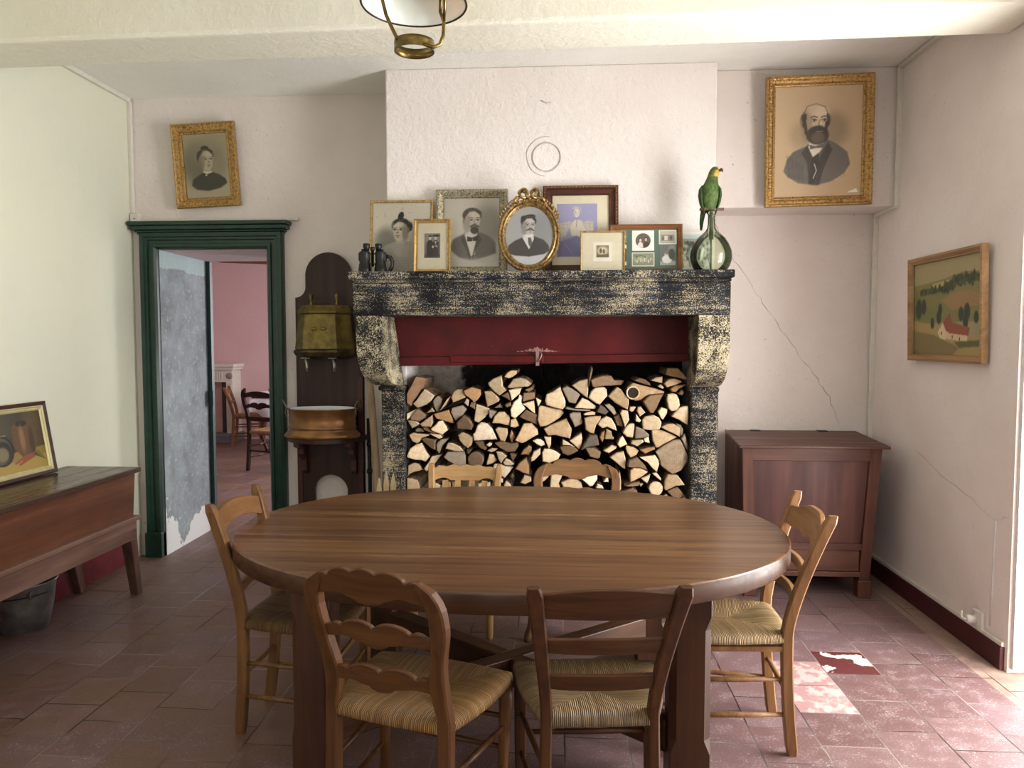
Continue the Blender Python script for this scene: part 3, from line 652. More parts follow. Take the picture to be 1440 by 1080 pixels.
def frame_rect(name, mat, parent, w, h, prof, y=0, z0=0, cx=0, m2=None):
    """mitred frame; prof = [(inset from the outer edge, stand-off towards -Y)]"""
    b = MB(); rings = []
    for d, t in prof:
        x0, x1, a0, a1 = cx-w/2+d, cx+w/2-d, z0+d, z0+h-d
        rings.append([(x0, y-t, a0), (x1, y-t, a0), (x1, y-t, a1), (x0, y-t, a1)])
    for i in range(len(rings)-1):
        for k in range(4):
            l = (k+1) % 4; b.add([rings[i][k], rings[i][l], rings[i+1][l], rings[i+1][k]], [(0, 1, 2, 3)])
    return b.build(name, mat, parent)
def beads(name, mat, parent, w, h, inset, y, step, r, z0=0, cx=0, tall=1.0):
    """small carved leaves in a row round a frame, one strip of moulding"""
    b = MB(); pts = []
    x0, x1, a0, a1 = cx-w/2+inset, cx+w/2-inset, z0+inset, z0+h-inset
    for (p, q) in (((x0, a0), (x1, a0)), ((x1, a0), (x1, a1)), ((x1, a1), (x0, a1)), ((x0, a1), (x0, a0))):
        L = math.dist(p, q); n = max(2, int(L/step))
        for i in range(n):
            t = i/n; pts.append((p[0]+(q[0]-p[0])*t, p[1]+(q[1]-p[1])*t, math.atan2(q[1]-p[1], q[0]-p[0]), i))
    for (x, z, an, i) in pts:
        R_ = r*(1.0 if i % 2 else .7); vs = []
        for k in range(6):
            a = 2*PI*k/6; u, v = R_*1.15*math.cos(a), R_*tall*math.sin(a)
            vs.append((x+u*math.cos(an)-v*math.sin(an), y, z+u*math.sin(an)+v*math.cos(an)))
        vs.append((x, y-R_*.8, z)); b.add(vs, [(k, (k+1) % 6, 6) for k in range(6)], 0, True)
    return b.build(name, mat, parent)
def slab(name, mat, parent, w, h, y0, y1, z0, cx=0):
    return MB().box(cx-w/2, cx+w/2, y0, y1, z0, z0+h).build(name, mat, parent)
# ---------------------------------------------------------------- the room
LX, RX, BY, CZ = -2.89, 2.0, 4.93, 3.10          # left wall, right wall, back wall, ceiling
DX0, DX1, DZ = -2.715, -1.955, 2.10              # doorway
FY = 5.67                                        # far face of the thick back wall
struct(MB().box(-6.6, 3.2, -1.7, 11.2, -.12, 0).build('floor', M['floor']))
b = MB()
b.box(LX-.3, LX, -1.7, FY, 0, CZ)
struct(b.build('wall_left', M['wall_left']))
b = MB()
b.box(LX, DX0-.03, BY, FY-.02, 0, CZ).box(DX0-.03, DX1+.03, BY, FY-.02, DZ+.004, CZ).box(DX1+.03, RX, BY, FY-.02, 0, CZ)
wb = struct(b.build('wall_back', M['wall']))
# right wall with garden-door and window openings, thickness .55
b = MB()
b.box(RX, RX+.55, 3.40, BY+.75, 0, CZ).box(RX, RX+.55, 1.93, 3.40, 2.42, CZ).box(RX, RX+.55, .45, 1.93, 0, CZ)
b.box(RX, RX+.55, -.75, .45, 0, .8).box(RX, RX+.55, -.75, .45, 2.3, CZ).box(RX, RX+.55, -1.7, -.75, 0, CZ)
wr = struct(b.build('wall_right', M['wall_right']))
o = struct(MB().box(RX+.012, RX+.55, 3.378, 3.3995, 0.02, 2.42).build('door_jamb_lining', M['jamb_white'], wr))
b = MB()
b.box(LX, -2.0, -1.95, -1.7, 0, CZ).box(-.4, RX, -1.95, -1.7, 0, CZ).box(-2.0, -.4, -1.95, -1.7, 0, .9).box(-2.0, -.4, -1.95, -1.7, 2.3, CZ)
struct(b.build('wall_front', M['wall']))
struct(MB().box(LX-.3, RX+.6, -1.95, FY, CZ, CZ+.15).build('ceiling', M['ceil']))
b = MB(); b.hexa([(LX,3.36,2.85),(RX,3.24,2.85),(RX,3.56,2.85),(LX,3.68,2.85),(LX,3.38,CZ),(RX,3.26,CZ),(RX,3.54,CZ),(LX,3.66,CZ)])
o = struct(b.build('ceiling_beam', M['beam'], bevel=.02, seg=3))
# chimney breast with its two cheeks, and the wall that oversails on the right
b = MB()
b.box(-1.05, .905, 4.50, BY, 1.70, CZ).box(-1.05, -.94, 4.52, BY, 0, 1.72).box(.79, .905, 4.52, BY, 0, 1.72)
cb = struct(b.build('chimney_breast', M['breast'], bevel=.008))
struct(MB().box(.90, RX, 4.64, BY, 2.285, CZ).build('wall_back_upper', M['wall'], bevel=.008))
# blocked stove-pipe ring, nail and cracks in the plaster
b = MB(); b.tube([(-.085+.083*math.cos(a), 4.497, 2.57+.083*math.sin(a)) for a in [2*PI*k/40 for k in range(40)]], .004, 6, closed=True)
b.tube([(-.085+.118*math.cos(a)*(1+.02*math.sin(5*a)), 4.4985, 2.575+.115*math.sin(a)) for a in [PI*.45+PI*1.05*k/40 for k in range(40)]], .0025, 5)
b.tube([(-.12, 4.4985, 2.90), (-.09, 4.4985, 2.885), (-.06, 4.4985, 2.888)], .004, 5)
struct(b.build('plaster_ring', plain('plaster_edge', 'cbc3bd', .9), cb))
def crack(pts, w, parent, name='plaster_crack', fixed=1):
    rc = random.Random(5); q = []
    for p0, p1 in zip(pts, pts[1:]):
        for k in range(4): q.append(tuple(a+(c-a)*k/4+(rc.uniform(-.008, .008) if i != fixed else 0) for i, (a, c) in enumerate(zip(p0, p1))))
    b = MB(); b.tube(q+[pts[-1]], [w*rc.uniform(.3, 1.1) for _ in range(len(q)+1)], 4); return struct(b.build(name, plain('crack_shadow', '9b918b', 1), parent))
crack([(.99, BY-.001, 2.23), (1.04, BY-.001, 2.1), (1.12, BY-.001, 2.0), (1.22, BY-.001, 1.86), (1.30, BY-.001, 1.72), (1.39, BY-.001, 1.6), (1.47, BY-.001, 1.5), (1.55, BY-.001, 1.37), (1.66, BY-.001, 1.24), (1.73, BY-.001, 1.12), (1.80, BY-.001, .95)], .0018, wb)
crack([(RX-.0005, 4.3, .86), (RX-.0005, 4.1, .80), (RX-.0005, 3.8, .73), (RX-.0005, 3.52, .66), (RX-.0005, 3.44, .69)], .0012, wr, fixed=0)
b = MB(); b.tube([(RX-.001, 3.52, .66), (RX-.002, 3.525, .5), (RX-.001, 3.53, .36), (RX-.001, 3.54, .16)], .006, 5); struct(b.build('filled_chase', M['jamb_white'], wr))
# skirtings
struct(MB().box(RX-.022, RX, 3.42, BY, 0, .105).build('baseboard_right', M['maroon'], bevel=.003))
struct(MB().box(LX, LX+.02, -1.7, 4.72, 0, .21).build('baseboard_left', M['red_base'], bevel=.003))
struct(MB().box(1.0, RX-.02, BY-.016, BY, 0, .10).build('baseboard_back', M['maroon']))
# surface conduits
def conduit(name, pts, w, d, mat=M['pipe']):
    b = MB()
    for p, q in zip(pts, pts[1:]): b.bar(p, q, w, d)
    return struct(b.build(name, mat, bevel=.004))
conduit('trim_1', [(LX+.012, 3.62, 3.085), (LX+.012, 4.91, 3.085), (LX+.012, 4.915, 2.34)], .024, .03)
conduit('trim_2', [(-2.82, BY-.012, 2.292), (-1.74, BY-.012, 2.292)], .022, .022)
conduit('trim_3', [(RX-.014, 3.62, 3.085), (RX-.014, 4.615, 3.085), (RX-.014, 4.62, 2.28), (RX-.014, 4.905, 2.27), (RX-.014, 4.91, .12)], .03, .022)
conduit('trim_4', [(RX-.008, 3.42, .117), (RX-.008, 4.92, .117)], .016, .022)
t = tag(MB().box(-.033, .033, -.05, 0, -.035, .035).build('junction_box', M['pipe'], bevel=.006), 'small cream junction box on the conduit above the green door frame', 'junction box', loc=(-2.85, BY, 2.30))
MB().lathe([(.004, 0), (.004, .003)], 8).build('screw', M['iron'], t).rotation_euler = (PI/2, 0, 0); t.children[0].location = (0, -.05, 0)

# ---------------------------------------------------------------- doorway, green frame and the thick reveal
b = MB()
b.box(DX0-.05, DX0, BY+.002, FY, 0, DZ).box(DX1, DX1+.05, BY+.002, FY, 0, DZ)
dr = bpy.data.objects.new('door_1', None); COL.objects.link(dr); struct(dr)
b = MB()
b.add([(DX0+.003, BY, 0), (DX0-.02, FY, 0), (DX0-.02, FY, DZ), (DX0+.003, BY, DZ)], [(0, 1, 2, 3)])
b.add([(DX1-.003, BY, 0), (DX1+.02, FY, 0), (DX1+.02, FY, DZ), (DX1-.003, BY, DZ)], [(3, 2, 1, 0)])
rv = struct(b.build('reveal', M['reveal'], dr, fix=False))
b = MB(); b.add([(DX0, BY, DZ-.003), (DX1, BY, DZ-.003), (DX1+.02, FY, DZ-.003), (DX0-.02, FY, DZ-.003)], [(0, 1, 2, 3)])
struct(b.build('soffit', plaster('pale_soffit', 'd8c3c4', 'd4b8ba', speck=False), dr, fix=False))
# mouldings: profile across the width of the casing (from the opening outwards), thickness off the wall
prof = [(0, .03), (.012, .045), (.03, .045), (.034, .03), (.055, .03), (.06, .042), (.075, .042), (.08, .052), (.104, .056), (.112, .03)]
b = MB(); prev = None
for d, t in [(0, 0)]+prof+[(.112, 0)]:
    ring = [(DX0-d, BY-t, 0), (DX0-d, BY-t, DZ+d), (DX1+d, BY-t, DZ+d), (DX1+d, BY-t, 0)]
    if prev:
        for k in range(3): b.add([prev[k], prev[k+1], ring[k+1], ring[k]], [(0, 1, 2, 3)])
    prev = ring
struct(b.build('door_casing', M['green'], dr, fix=False))
for x0, x1 in ((DX0-.118, DX0+.0), (DX1-.0, DX1+.118)): struct(MB().box(x0, x1, BY-.062, BY, 0, .17).build('plinth_block', M['green'], dr, bevel=.004))
b = MB()
for z0, z1, t, e in ((DZ+.095, DZ+.108, .05, .01), (DZ+.108, DZ+.122, .066, .022), (DZ+.122, DZ+.150, .086, .040), (DZ+.150, DZ+.176, .10, .052)):
    b.box(DX0-.112-e+.0, DX1+.112+e, BY-t, BY, z0, z1)
struct(b.build('cornice', M['green'], dr, bevel=.006))
b = MB(); b.box(DX0-.02, DX0+.012, FY-.03, FY+.01, 0, DZ-.006); b.box(DX0+.0, DX0+.03, FY-.06, FY-.03, .98, 1.10)
struct(b.build('door_stop', plain('green_black_paint', '1b3a36', .4), dr))

# ---------------------------------------------------------------- the next room
NX0, NX1, NY = -6.5, .45, 11.0
struct(MB().box(NX0, NX1, NY, NY+.15, 0, 2.75).build('wall_far', M['pink']))
struct(MB().box(NX0-.15, NX0, FY, NY+.15, 0, 2.75).build('wall_far_left', M['pink']))
b = MB(); b.box(NX1, NX1+.15, FY, 7.4, 0, 2.75).box(NX1, NX1+.15, 9.0, NY+.15, 0, 2.75).box(NX1, NX1+.15, 7.4, 9.0, 0, .8).box(NX1, NX1+.15, 7.4, 9.0, 2.4, 2.75)
struct(b.build('wall_far_right', M['pink']))
struct(MB().box(NX0, LX-.02, FY-.05, FY, 0, 2.75).build('wall_far_near', M['pink']))
struct(MB().box(NX0-.15, NX1+.15, FY-.05, NY+.15, 2.75, 2.85).build('ceiling_far', plaster('far_ceiling_plaster', 'd9cfca', 'c9bcb6', speck=False)))
o = tag(MB().hexa([(-4.62, 9.85, 2.55), (-3.2, 9.8, 2.50), (-3.2, 10.05, 2.50), (-4.62, 10.0, 2.55), (-4.7, 9.8, 2.75), (-3.2, 9.8, 2.75), (-3.2, 10.05, 2.75), (-4.7, 10.05, 2.75)]).build('ceiling_joist', wood('6a4a30', '3c2818', '8a6848', 'x', .7), bevel=.01, seg=1), 'rough brown timber joist at the ceiling of the pink room beyond the doorway', 'joist')
fp = thing('white_fireplace', 'white carved fireplace surround on the pink wall in the room beyond', 'fireplace', (-5.2, NY, 0))
mw = plain('white_marble', 'd8d2c6', .6, var=.08)
MB().box(-.55, .43, -.36, 0, 1.10, 1.15).box(-.53, .41, -.34, 0, 1.06, 1.10).build('mantel_shelf', mw, fp, bevel=.006)
b = MB(); b.box(-.50, .375, -.30, 0, .88, 1.06)
for k in range(18): b.box(-.40+.036*k, -.385+.036*k, -.308, -.30, .92, 1.03)
b.lathe([(.035, 0), (.045, .008), (.02, .014), (.0, .016)], 14, (0, 0, 0)) if False else None
b.build('frieze', mw, fp)
ro = MB().lathe([(.045, 0), (.045, .008), (.03, .016), (.012, .012), (.0, .018)], 16).build('rosette', plain('rosette_grey', '8b867c', .6), fp); ro.location = (.335, -.30, .97); ro.rotation_euler = (PI/2, 0, 0)
b = MB(); b.box(.28, .375, -.30, 0, .12, .88)
for k in range(4): b.box(.29+.021*k, .30+.021*k, -.308, -.30, .16, .86)
b.build('pilaster', mw, fp)
MB().box(.17, .28, -.20, 0, .12, .88).build('slate_slip', plain('slate', '2f3436', .5), fp)
MB().box(-.5, .17, -.16, 0, .12, .88).build('fire_board', plain('beige_board', 'cbb3a0', .8, var=.15, scale=6), fp)
MB().box(-.55, .42, -.55, 0, 0, .12).build('hearth', plain('grey_hearth_stone', '6d7074', .7), fp, bevel=.01)
tb = thing('side_table', 'dark table under white cloths beyond the doorway', 'table', (-3.50, 10.1, 0))
dk = wood('3a2318', '1d100a', '4d3020', 'x', .35)
MB().box(-.62, .9, -.4, .4, .72, .76).build('tabletop', dk, tb, bevel=.006)
for sx in (-.5, .8):
    for sy in (-.3, .3): MB().tube([(sx, sy, .72), (sx+.03, sy, .5), (sx-.02, sy, .2), (sx+.04, sy, .04), (sx+.06, sy, .0)], [.04, .045, .03, .028, .03], 8).build('leg', dk, tb)
b = MB(); nx = 26
def clothz(x, y): return .775+.012*math.sin(9*x)+.012*math.cos(14*y+3*x)
vs = [(-.68+1.4*i/nx, -.43+.86*j/14, clothz(i*.05, j*.07) if 0 < j else .50+.05*math.sin(i*.9)) for j in range(15) for i in range(nx+1)]
b.add(vs, [(j*(nx+1)+i, j*(nx+1)+i+1, (j+1)*(nx+1)+i+1, (j+1)*(nx+1)+i) for j in range(14) for i in range(nx)], 0, True)
cl = tag(b.build('tablecloth', plain('white_linen', 'dcdde2', .9, var=.05)), 'white cloth laid over the dark table beyond the doorway', 'tablecloth', loc=(-3.50, 10.1, 0))
sm = cl.modifiers.new('thickness', 'SOLIDIFY'); sm.thickness = .004

# ---------------------------------------------------------------- fireplace of this room
SZ = 1.868                                        # top of the mantel shelf
f = thing('fireplace', 'great stone fireplace with worn black and cream paint, filled with firewood', 'fireplace', (-.115, 4.50, 0))
def fx(x): return x+.115
b = MB()
b.box(fx(-1.182), fx(.938), -.385, 0, 1.825, SZ)
b.box(fx(-1.165), fx(.925), -.365, 0, 1.805, 1.825)
b.build('mantel_shelf', M['stone'], f, bevel=.006)
b = MB(); b.box(fx(-1.165), fx(.925), -.352, 0, 1.625, 1.805); b.build('lintel', M['stone'], f, bevel=.008)
def corbel(x0, x1, mat, shrink):
    # console curving from the lintel back to the jamb, outline in YZ
    pts = [(0, 1.625), (-.345, 1.625), (-.350, 1.56), (-.350, 1.48), (-.342, 1.41), (-.325, 1.355), (-.297, 1.305), (-.258, 1.265), (-.21, 1.237), (-.155, 1.222), (-.10, 1.218), (-.10, 1.20), (0, 1.20)]
    n = len(pts); b = MB(); vs = []
    for s in (0, 1):
        for y, z in pts:
            k = min(1, max(0, (y+.35)/.25))*(1.625-z)/.4; x = (x0+shrink[0]*k, x1+shrink[1]*k)[s]; vs.append((fx(x), y, z))
    b.add(vs, [tuple(range(n)), tuple(range(2*n-1, n-1, -1))]+[(i, n+i, n+(i+1) % n, (i+1) % n) for i in range(n)])
    return b.build('corbel', mat, f, bevel=.006)
corbel(-1.152, -1.0, M['stone_pale'], (.075, .05)); corbel(.752, .925, M['stone_pale'], (0, -.015))
MB().box(fx(-1.072), fx(-.932), -.09, .02, 0, 1.20).box(fx(-1.085), fx(-.925), -.115, .02, 1.185, 1.215).build('jamb', M['stone'], f, bevel=.01)
MB().box(fx(.765), fx(.922), -.09, .02, 0, 1.20).box(fx(.75), fx(.922), -.115, .02, 1.185, 1.215).build('jamb', M['stone'], f, bevel=.01)
b = MB(); b.hexa([(fx(-.99), -.03, 1.345), (fx(.80), -.03, 1.375), (fx(.80), 0, 1.375), (fx(-.99), 0, 1.345), (fx(-1.0), -.03, 1.64), (fx(.80), -.03, 1.64), (fx(.80), 0, 1.64), (fx(-1.0), 0, 1.64)])
hp = b.build('hood_board', M['red'], f)
b = MB(); b.hexa([(fx(-.985), -.05, 1.33), (fx(.79), -.05, 1.362), (fx(.79), -.028, 1.362), (fx(-.985), -.028, 1.33), (fx(-.985), -.05, 1.385), (fx(.79), -.05, 1.41), (fx(.79), -.028, 1.41), (fx(-.985), -.028, 1.385)])
b.box(fx(-.66), fx(-.10), -.058, -.05, 1.352, 1.395); b.build('bottom_rail', M['red'], f, bevel=.004)
b = MB(); b.box(fx(-.145), fx(-.125), -.066, -.056, 1.335, 1.42); b.tube([(fx(-.12), -.062, 1.42), (fx(-.11), -.07, 1.40), (fx(-.12), -.075, 1.375), (fx(-.135), -.07, 1.36)], .005, 6); b.build('latch', plain('worn_latch', '9a7d78', .5, .3), f)
b = MB(); rr = random.Random(4); flat = []
for k in range(40):
    t = k/39; x = fx(-.26)+.26*t; h = .006+.03*math.sin(PI*t)**2*rr.random()
    flat += [(x, -.0312, 1.415+.008*rr.random()), (x, -.0312, 1.415+h)]
b.add(flat, [(2*k, 2*k+2, 2*k+3, 2*k+1) for k in range(39)]); b.build('flaked_paint', plain('flaked_pink', 'b3817a', .8, var=.4, scale=90), f, fix=False)
b = MB(); b.box(fx(-.94), fx(.79), .415, .428, 0, 1.70); b.build('fireback', M['soot'], f)
b = MB(); b.tube([(0, 0, .20), (0, 0, .10), (.02, 0, .05), (.05, 0, .02), (.04, 0, -.03), (0, 0, -.04), (-.03, 0, -.01)], .008, 6)
b.tube([(.03*math.cos(a), 0, .20+.03+.035*math.sin(a)) for a in [2*PI*k/16 for k in range(16)]], .006, 6, closed=True)
tag(b.build('pot_hook', M['iron']), 'black iron pot hook hanging in the dark fireplace above the logs', 'hook', loc=(-.12, 4.86, 1.16))

# ---------------------------------------------------------------- firewood
LOGS = [
('k',[-931,1103,-904,1088,-895,1114,-876,1135,-821,1211,-812,1256,-868,1270,-936,1164]),
('p',[-869,1074,-811,1096,-778,1122,-756,1154,-792,1179,-818,1193,-873,1121,-896,1099]),
('g',[-764,1086,-750,1057,-739,1055,-717,1100,-713,1129,-740,1151,-756,1140,-771,1118]),
('t',[-757,1055,-773,1080,-808,1046]),
('t',[-692,1093,-659,1151,-681,1133,-724,1062]),
('p',[-935,1005,-899,1020,-866,1072,-948,1045]),
('b',[-852,995,-812,1017,-812,1035,-826,1049,-862,1071,-899,1031,-904,1005]),
('t',[-648,1110,-569,1142,-572,1151,-590,1189,-619,1192,-644,1176,-659,1140]),
('o',[-572,1158,-529,1126,-518,1114,-497,1127,-475,1159,-479,1191,-533,1205,-581,1184]),
('w',[-555,1087,-549,1126,-562,1137,-580,1108]),
('b',[-515,1069,-511,1112,-536,1114,-547,1087]),
('o',[-750,1014,-674,989,-645,982,-647,1007,-670,1068,-763,1042]),
('g',[-645,1018,-631,998,-587,1036,-565,1069,-587,1094,-652,1079,-659,1054]),
('b',[-620,953,-533,947,-522,975,-548,1019,-584,1031,-623,989]),
('t',[-837,966,-779,963,-766,985,-768,1037,-846,980]),
('p',[-899,951,-863,969,-848,980,-863,995,-926,1003]),
('p',[-772,941,-732,923,-714,914,-678,942,-685,963,-707,1003,-732,999,-747,981,-778,954]),
('g',[-874,929,-823,930,-838,951,-863,955,-881,940]),
('b',[-823,944,-783,930,-751,923,-785,945,-801,961,-832,962]),
('t',[-896,875,-871,861,-853,868,-838,894,-787,912,-787,917,-860,922,-889,929,-912,915]),
('p',[-772,912,-733,889,-714,895,-722,916,-787,925]),
('b',[-827,872,-780,832,-755,822,-755,862,-751,885,-820,895,-843,888]),
('g',[-749,818,-733,797,-716,844,-696,866,-675,891,-722,885,-749,862]),
('p',[-635,817,-579,823,-599,845,-649,866,-678,866,-693,830]),
('t',[-606,881,-581,852,-555,836,-534,853,-521,900,-551,918,-591,932,-618,913]),
('p',[-934,778,-883,761,-839,757,-817,748,-791,778,-813,810,-838,865,-875,853,-908,831,-935,791]),
('t',[-938,667,-891,682,-836,697,-843,712,-861,733,-890,740,-927,725,-949,678]),
('p',[-814,688,-781,709,-752,746,-730,775,-715,793,-777,782,-795,749,-826,705]),
('g',[-682,768,-617,725,-570,720,-570,784,-577,816,-679,813,-699,786]),
('r',[-458,763,-460,782,-472,798,-489,808,-509,812,-528,808,-545,797,-557,781,-559,762,-554,743,-544,727,-528,717,-509,713,-489,717,-474,728,-464,744]),
('d',[-565,805,-552,797,-539,813,-536,827,-564,827]),
('p',[-748,684,-686,684,-679,714,-697,728,-737,728,-759,709]),
('t',[-932,565,-855,566,-851,595,-862,635,-898,649,-931,651]),
('w',[-782,570,-731,571,-723,604,-752,620,-787,607]),
('t',[-716,571,-672,572,-661,601,-661,627,-687,630,-720,604]),
('o',[-658,576,-629,572,-621,602,-627,629,-656,627]),
('d',[-614,580,-567,573,-549,602,-556,631,-607,627]),
('t',[-307,1258,-282,1269,-261,1285,-259,1306,-296,1306,-318,1295,-335,1267]),
('p',[-428,1213,-393,1177,-362,1156,-319,1188,-343,1213,-343,1235,-351,1277,-403,1256,-434,1231]),
('p',[-307,1199,-246,1206,-189,1212,-168,1228,-207,1256,-239,1263,-282,1254,-300,1228,-318,1206]),
('p',[-300,1160,-291,1124,-271,1142,-243,1167,-230,1203,-310,1188]),
('b',[-325,1138,-296,1120,-302,1153,-316,1176,-355,1154]),
('t',[-447,1123,-439,1086,-400,1102,-368,1120,-362,1131,-382,1159,-414,1184,-455,1180]),
('b',[-189,1176,-159,1196,-171,1208,-214,1190]),
('b',[-225,1119,-150,1134,-154,1175,-221,1171]),
('w',[-293,1031,-271,1017,-235,1049,-207,1076,-232,1114,-227,1149,-243,1164,-250,1139,-278,1117,-298,1070]),
('p',[-203,1091,-168,1057,-149,1046,-157,1125,-228,1106]),
('p',[-132,1087,-111,1125,-146,1143]),
('b',[-232,1017,-171,991,-135,975,-139,1010,-137,1039,-168,1051,-205,1071,-246,1028]),
('t',[-361,986,-332,977,-303,970,-302,1009,-303,1031,-336,1059,-368,1057,-393,1034,-409,989]),
('g',[-425,1023,-411,1014,-380,1058,-425,1071]),
('t',[-299,966,-275,961,-246,970,-268,1017,-298,1009]),
('b',[-321,1083,-291,1095,-298,1117,-332,1101]),
('b',[-346,1081,-361,1106,-396,1080]),
('p',[-517,997,-494,988,-458,1016,-428,1048,-425,1075,-506,1101,-519,1008]),
('w',[-517,882,-494,882,-377,890,-407,955,-436,987,-476,994,-497,976,-512,932,-524,921]),
('t',[-372,915,-357,881,-332,876,-312,923,-316,957,-375,964,-389,951]),
('o',[-300,891,-289,868,-269,905,-291,948,-303,916]),
('t',[-232,871,-210,877,-167,903,-130,921,-135,950,-171,989,-218,988,-228,970,-269,888]),
('b',[-368,840,-321,809,-271,812,-251,844,-260,871,-294,866,-361,878,-393,868]),
('p',[-372,771,-354,744,-341,768,-318,790,-354,815,-384,816]),
('b',[-296,779,-282,760,-259,798,-300,804]),
('p',[-332,733,-289,732,-275,740,-300,765,-325,777,-343,750]),
('w',[-404,704,-361,699,-354,667,-332,656,-296,700,-280,722,-332,728,-375,742,-397,738,-404,720]),
('t',[-444,732,-406,742,-381,760,-400,796,-426,800,-442,752]),
('w',[-429,845,-411,854,-409,868,-425,872,-444,859]),
('p',[-415,809,-390,820,-375,834,-411,836,-440,819]),
('b',[-483,835,-451,821,-442,832,-458,861,-472,879,-519,875]),
('w',[-142,863,-114,848,-89,857,-96,878,-117,892,-139,896,-164,885]),
('o',[-210,798,-185,791,-171,820,-171,845,-189,854,-221,827,-237,798]),
('p',[-174,780,-174,759,-153,766,-117,806,-117,842,-157,820]),
('o',[-242,702,-224,690,-185,681,-189,737,-199,784,-250,744,-267,715]),
('p',[-106,756,-64,746,-10,768,4,797,-28,821,-67,835,-96,835,-108,813]),
('t',[-210,618,-172,636,-174,661,-214,675,-239,628]),
('b',[-289,646,-275,667,-289,682,-303,667]),
('w',[-361,630,-343,630,-343,654,-368,656]),
('p',[-332,591,-289,591,-300,620,-325,638,-339,612]),
('p',[-422,586,-422,626,-495,621,-498,581]),
('t',[-121,968,-82,973,0,1022,24,1051,3,1072,-54,1081,-118,1096,-129,1087,-136,1010]),
('p',[-82,1098,-36,1084,14,1073,31,1090,33,1122,13,1175,1,1211,-47,1179,-83,1164,-91,1125]),
('g',[34,1151,52,1115,91,1108,119,1162,73,1197,38,1215,11,1200]),
('p',[123,1169,163,1141,167,1197,165,1258,108,1243,70,1215]),
('b',[170,1204,177,1240,193,1314,187,1332,169,1251]),
('p',[215,1109,236,1104,281,1155,277,1194,260,1208,207,1205,183,1183,167,1144]),
('p',[180,1075,211,1075,215,1091,165,1130,130,1144,86,1081]),
('g',[102,1064,180,1064,183,1071,81,1078,38,1088,29,1079]),
('t',[327,1113,370,1087,401,1073,408,1106,408,1135,358,1198,337,1210,285,1152]),
('g',[300,1060,321,1040,338,1049,320,1085,292,1108,264,1102]),
('g',[56,1033,74,998,88,966,131,984,138,998,127,1016,123,1055,77,1058,56,1051]),
('p',[145,1037,208,1040,212,1056,194,1063,155,1055,138,1044]),
('t',[152,952,181,932,202,929,216,984,240,1017,243,1037,176,1034,143,1023]),
('p',[251,960,279,971,300,962,339,946,328,985,307,1021,275,1035,237,1013,223,984]),
('b',[189,1212,200,1210,256,1215,312,1216,368,1219,382,1244,323,1247,305,1275,242,1275,200,1261,179,1251]),
('d',[268,1042,289,1060,262,1091,236,1101,217,1059]),
('t',[-75,914,-28,918,36,904,60,899,71,955,39,1019,21,1012,-57,979,-100,953]),
('p',[103,841,114,830,128,855,133,902,127,937,57,887]),
('p',[-82,868,-66,835,-55,857,-53,909,-78,907,-96,910]),
('b',[15,807,47,793,82,808,110,826,100,837,61,853,18,856,0,840]),
('p',[61,856,91,844,53,872,15,894,13,859]),
('d',[153,841,178,850,236,858,223,920,177,920,146,873,125,830]),
('b',[178,791,224,777,238,781,245,817,202,845,151,846]),
('t',[318,896,320,910,311,914,304,946,276,959,267,896]),
('o',[252,874,262,899,267,951,248,938,237,903]),
('p',[356,847,401,867,387,893,372,918,355,905,340,866]),
('p',[291,810,336,839,340,853,308,860,259,824]),
('p',[373,722,390,715,393,779,379,825,337,814,298,785]),
('p',[-60,685,19,693,29,703,8,727,-28,723,-63,692]),
('p',[76,670,100,672,104,689,26,692]),
('w',[154,633,179,610,197,612,225,652,225,691,143,690,116,668]),
('t',[216,694,214,705,189,721,161,716,139,694]),
('t',[26,588,140,590,129,629,97,661,44,650,6,635]),
('p',[-60,587,5,588,-6,627,15,673,-53,684]),
('t',[-131,666,-135,600,-117,622,-85,644,-60,674,-88,702,-117,691]),
('p',[292,635,288,681,260,638]),
('w',[264,595,253,616,225,626,214,598]),
('h',[411,1142,446,1126,481,1132,502,1149,530,1167,610,1176,613,1185,515,1213,428,1236,400,1212,390,1177]),
('b',[534,1054,552,1054,572,1086,593,1136,613,1173,530,1165,505,1146,488,1124]),
('b',[487,1230,533,1218,529,1234,501,1255,462,1266,435,1248]),
('p',[604,1231,603,1273,563,1266,536,1248]),
('t',[627,1208,682,1224,720,1237,713,1249,675,1261,637,1259,609,1231]),
('o',[689,1266,748,1251,751,1263,698,1322,632,1322,624,1282]),
('o',[658,1182,683,1180,700,1200,744,1226,672,1219,648,1199]),
('p',[639,1083,656,1068,684,1073,704,1101,701,1136,686,1168,658,1175,634,1168,627,1143]),
('p',[702,1016,755,983,775,1045,753,1101,718,1097,698,1087,657,1035]),
('p',[598,1023,612,1014,634,1055,635,1079,597,1090,576,1065]),
('p',[475,1031,506,1057,478,1094,461,1089,457,1064]),
('p',[468,1000,479,1011,450,1050,447,1007]),
('t',[426,1060,436,1064,454,1092,415,1092,410,1069]),
('p',[377,993,385,971,409,1014,401,1069,366,1074,356,1053]),
('p',[493,956,535,951,588,959,595,973,599,1001,583,1030,552,1045,503,1033,486,1011]),
('t',[641,947,680,930,706,917,709,969,671,993,632,992,596,973]),
('g',[712,926,721,915,729,956,713,986,686,993]),
('b',[339,978,374,971,376,986,352,1048,321,1028]),
('p',[606,1199,611,1210,592,1227,574,1213]),
('b',[718,1161,728,1182,717,1198,693,1171]),
('p',[398,910,437,902,443,967,442,991,410,991,385,967,372,936]),
('g',[462,900,492,904,531,919,526,929,492,959,451,974,447,900]),
('p',[459,855,497,885,488,898,428,891,422,871]),
('w',[501,881,535,872,527,916,499,902]),
('t',[552,885,570,845,587,847,642,882,695,913,616,949,543,961]),
('G',[588,786,601,738,636,708,670,686,721,709,763,761,762,805,736,852,710,902,672,897,608,858,566,823]),
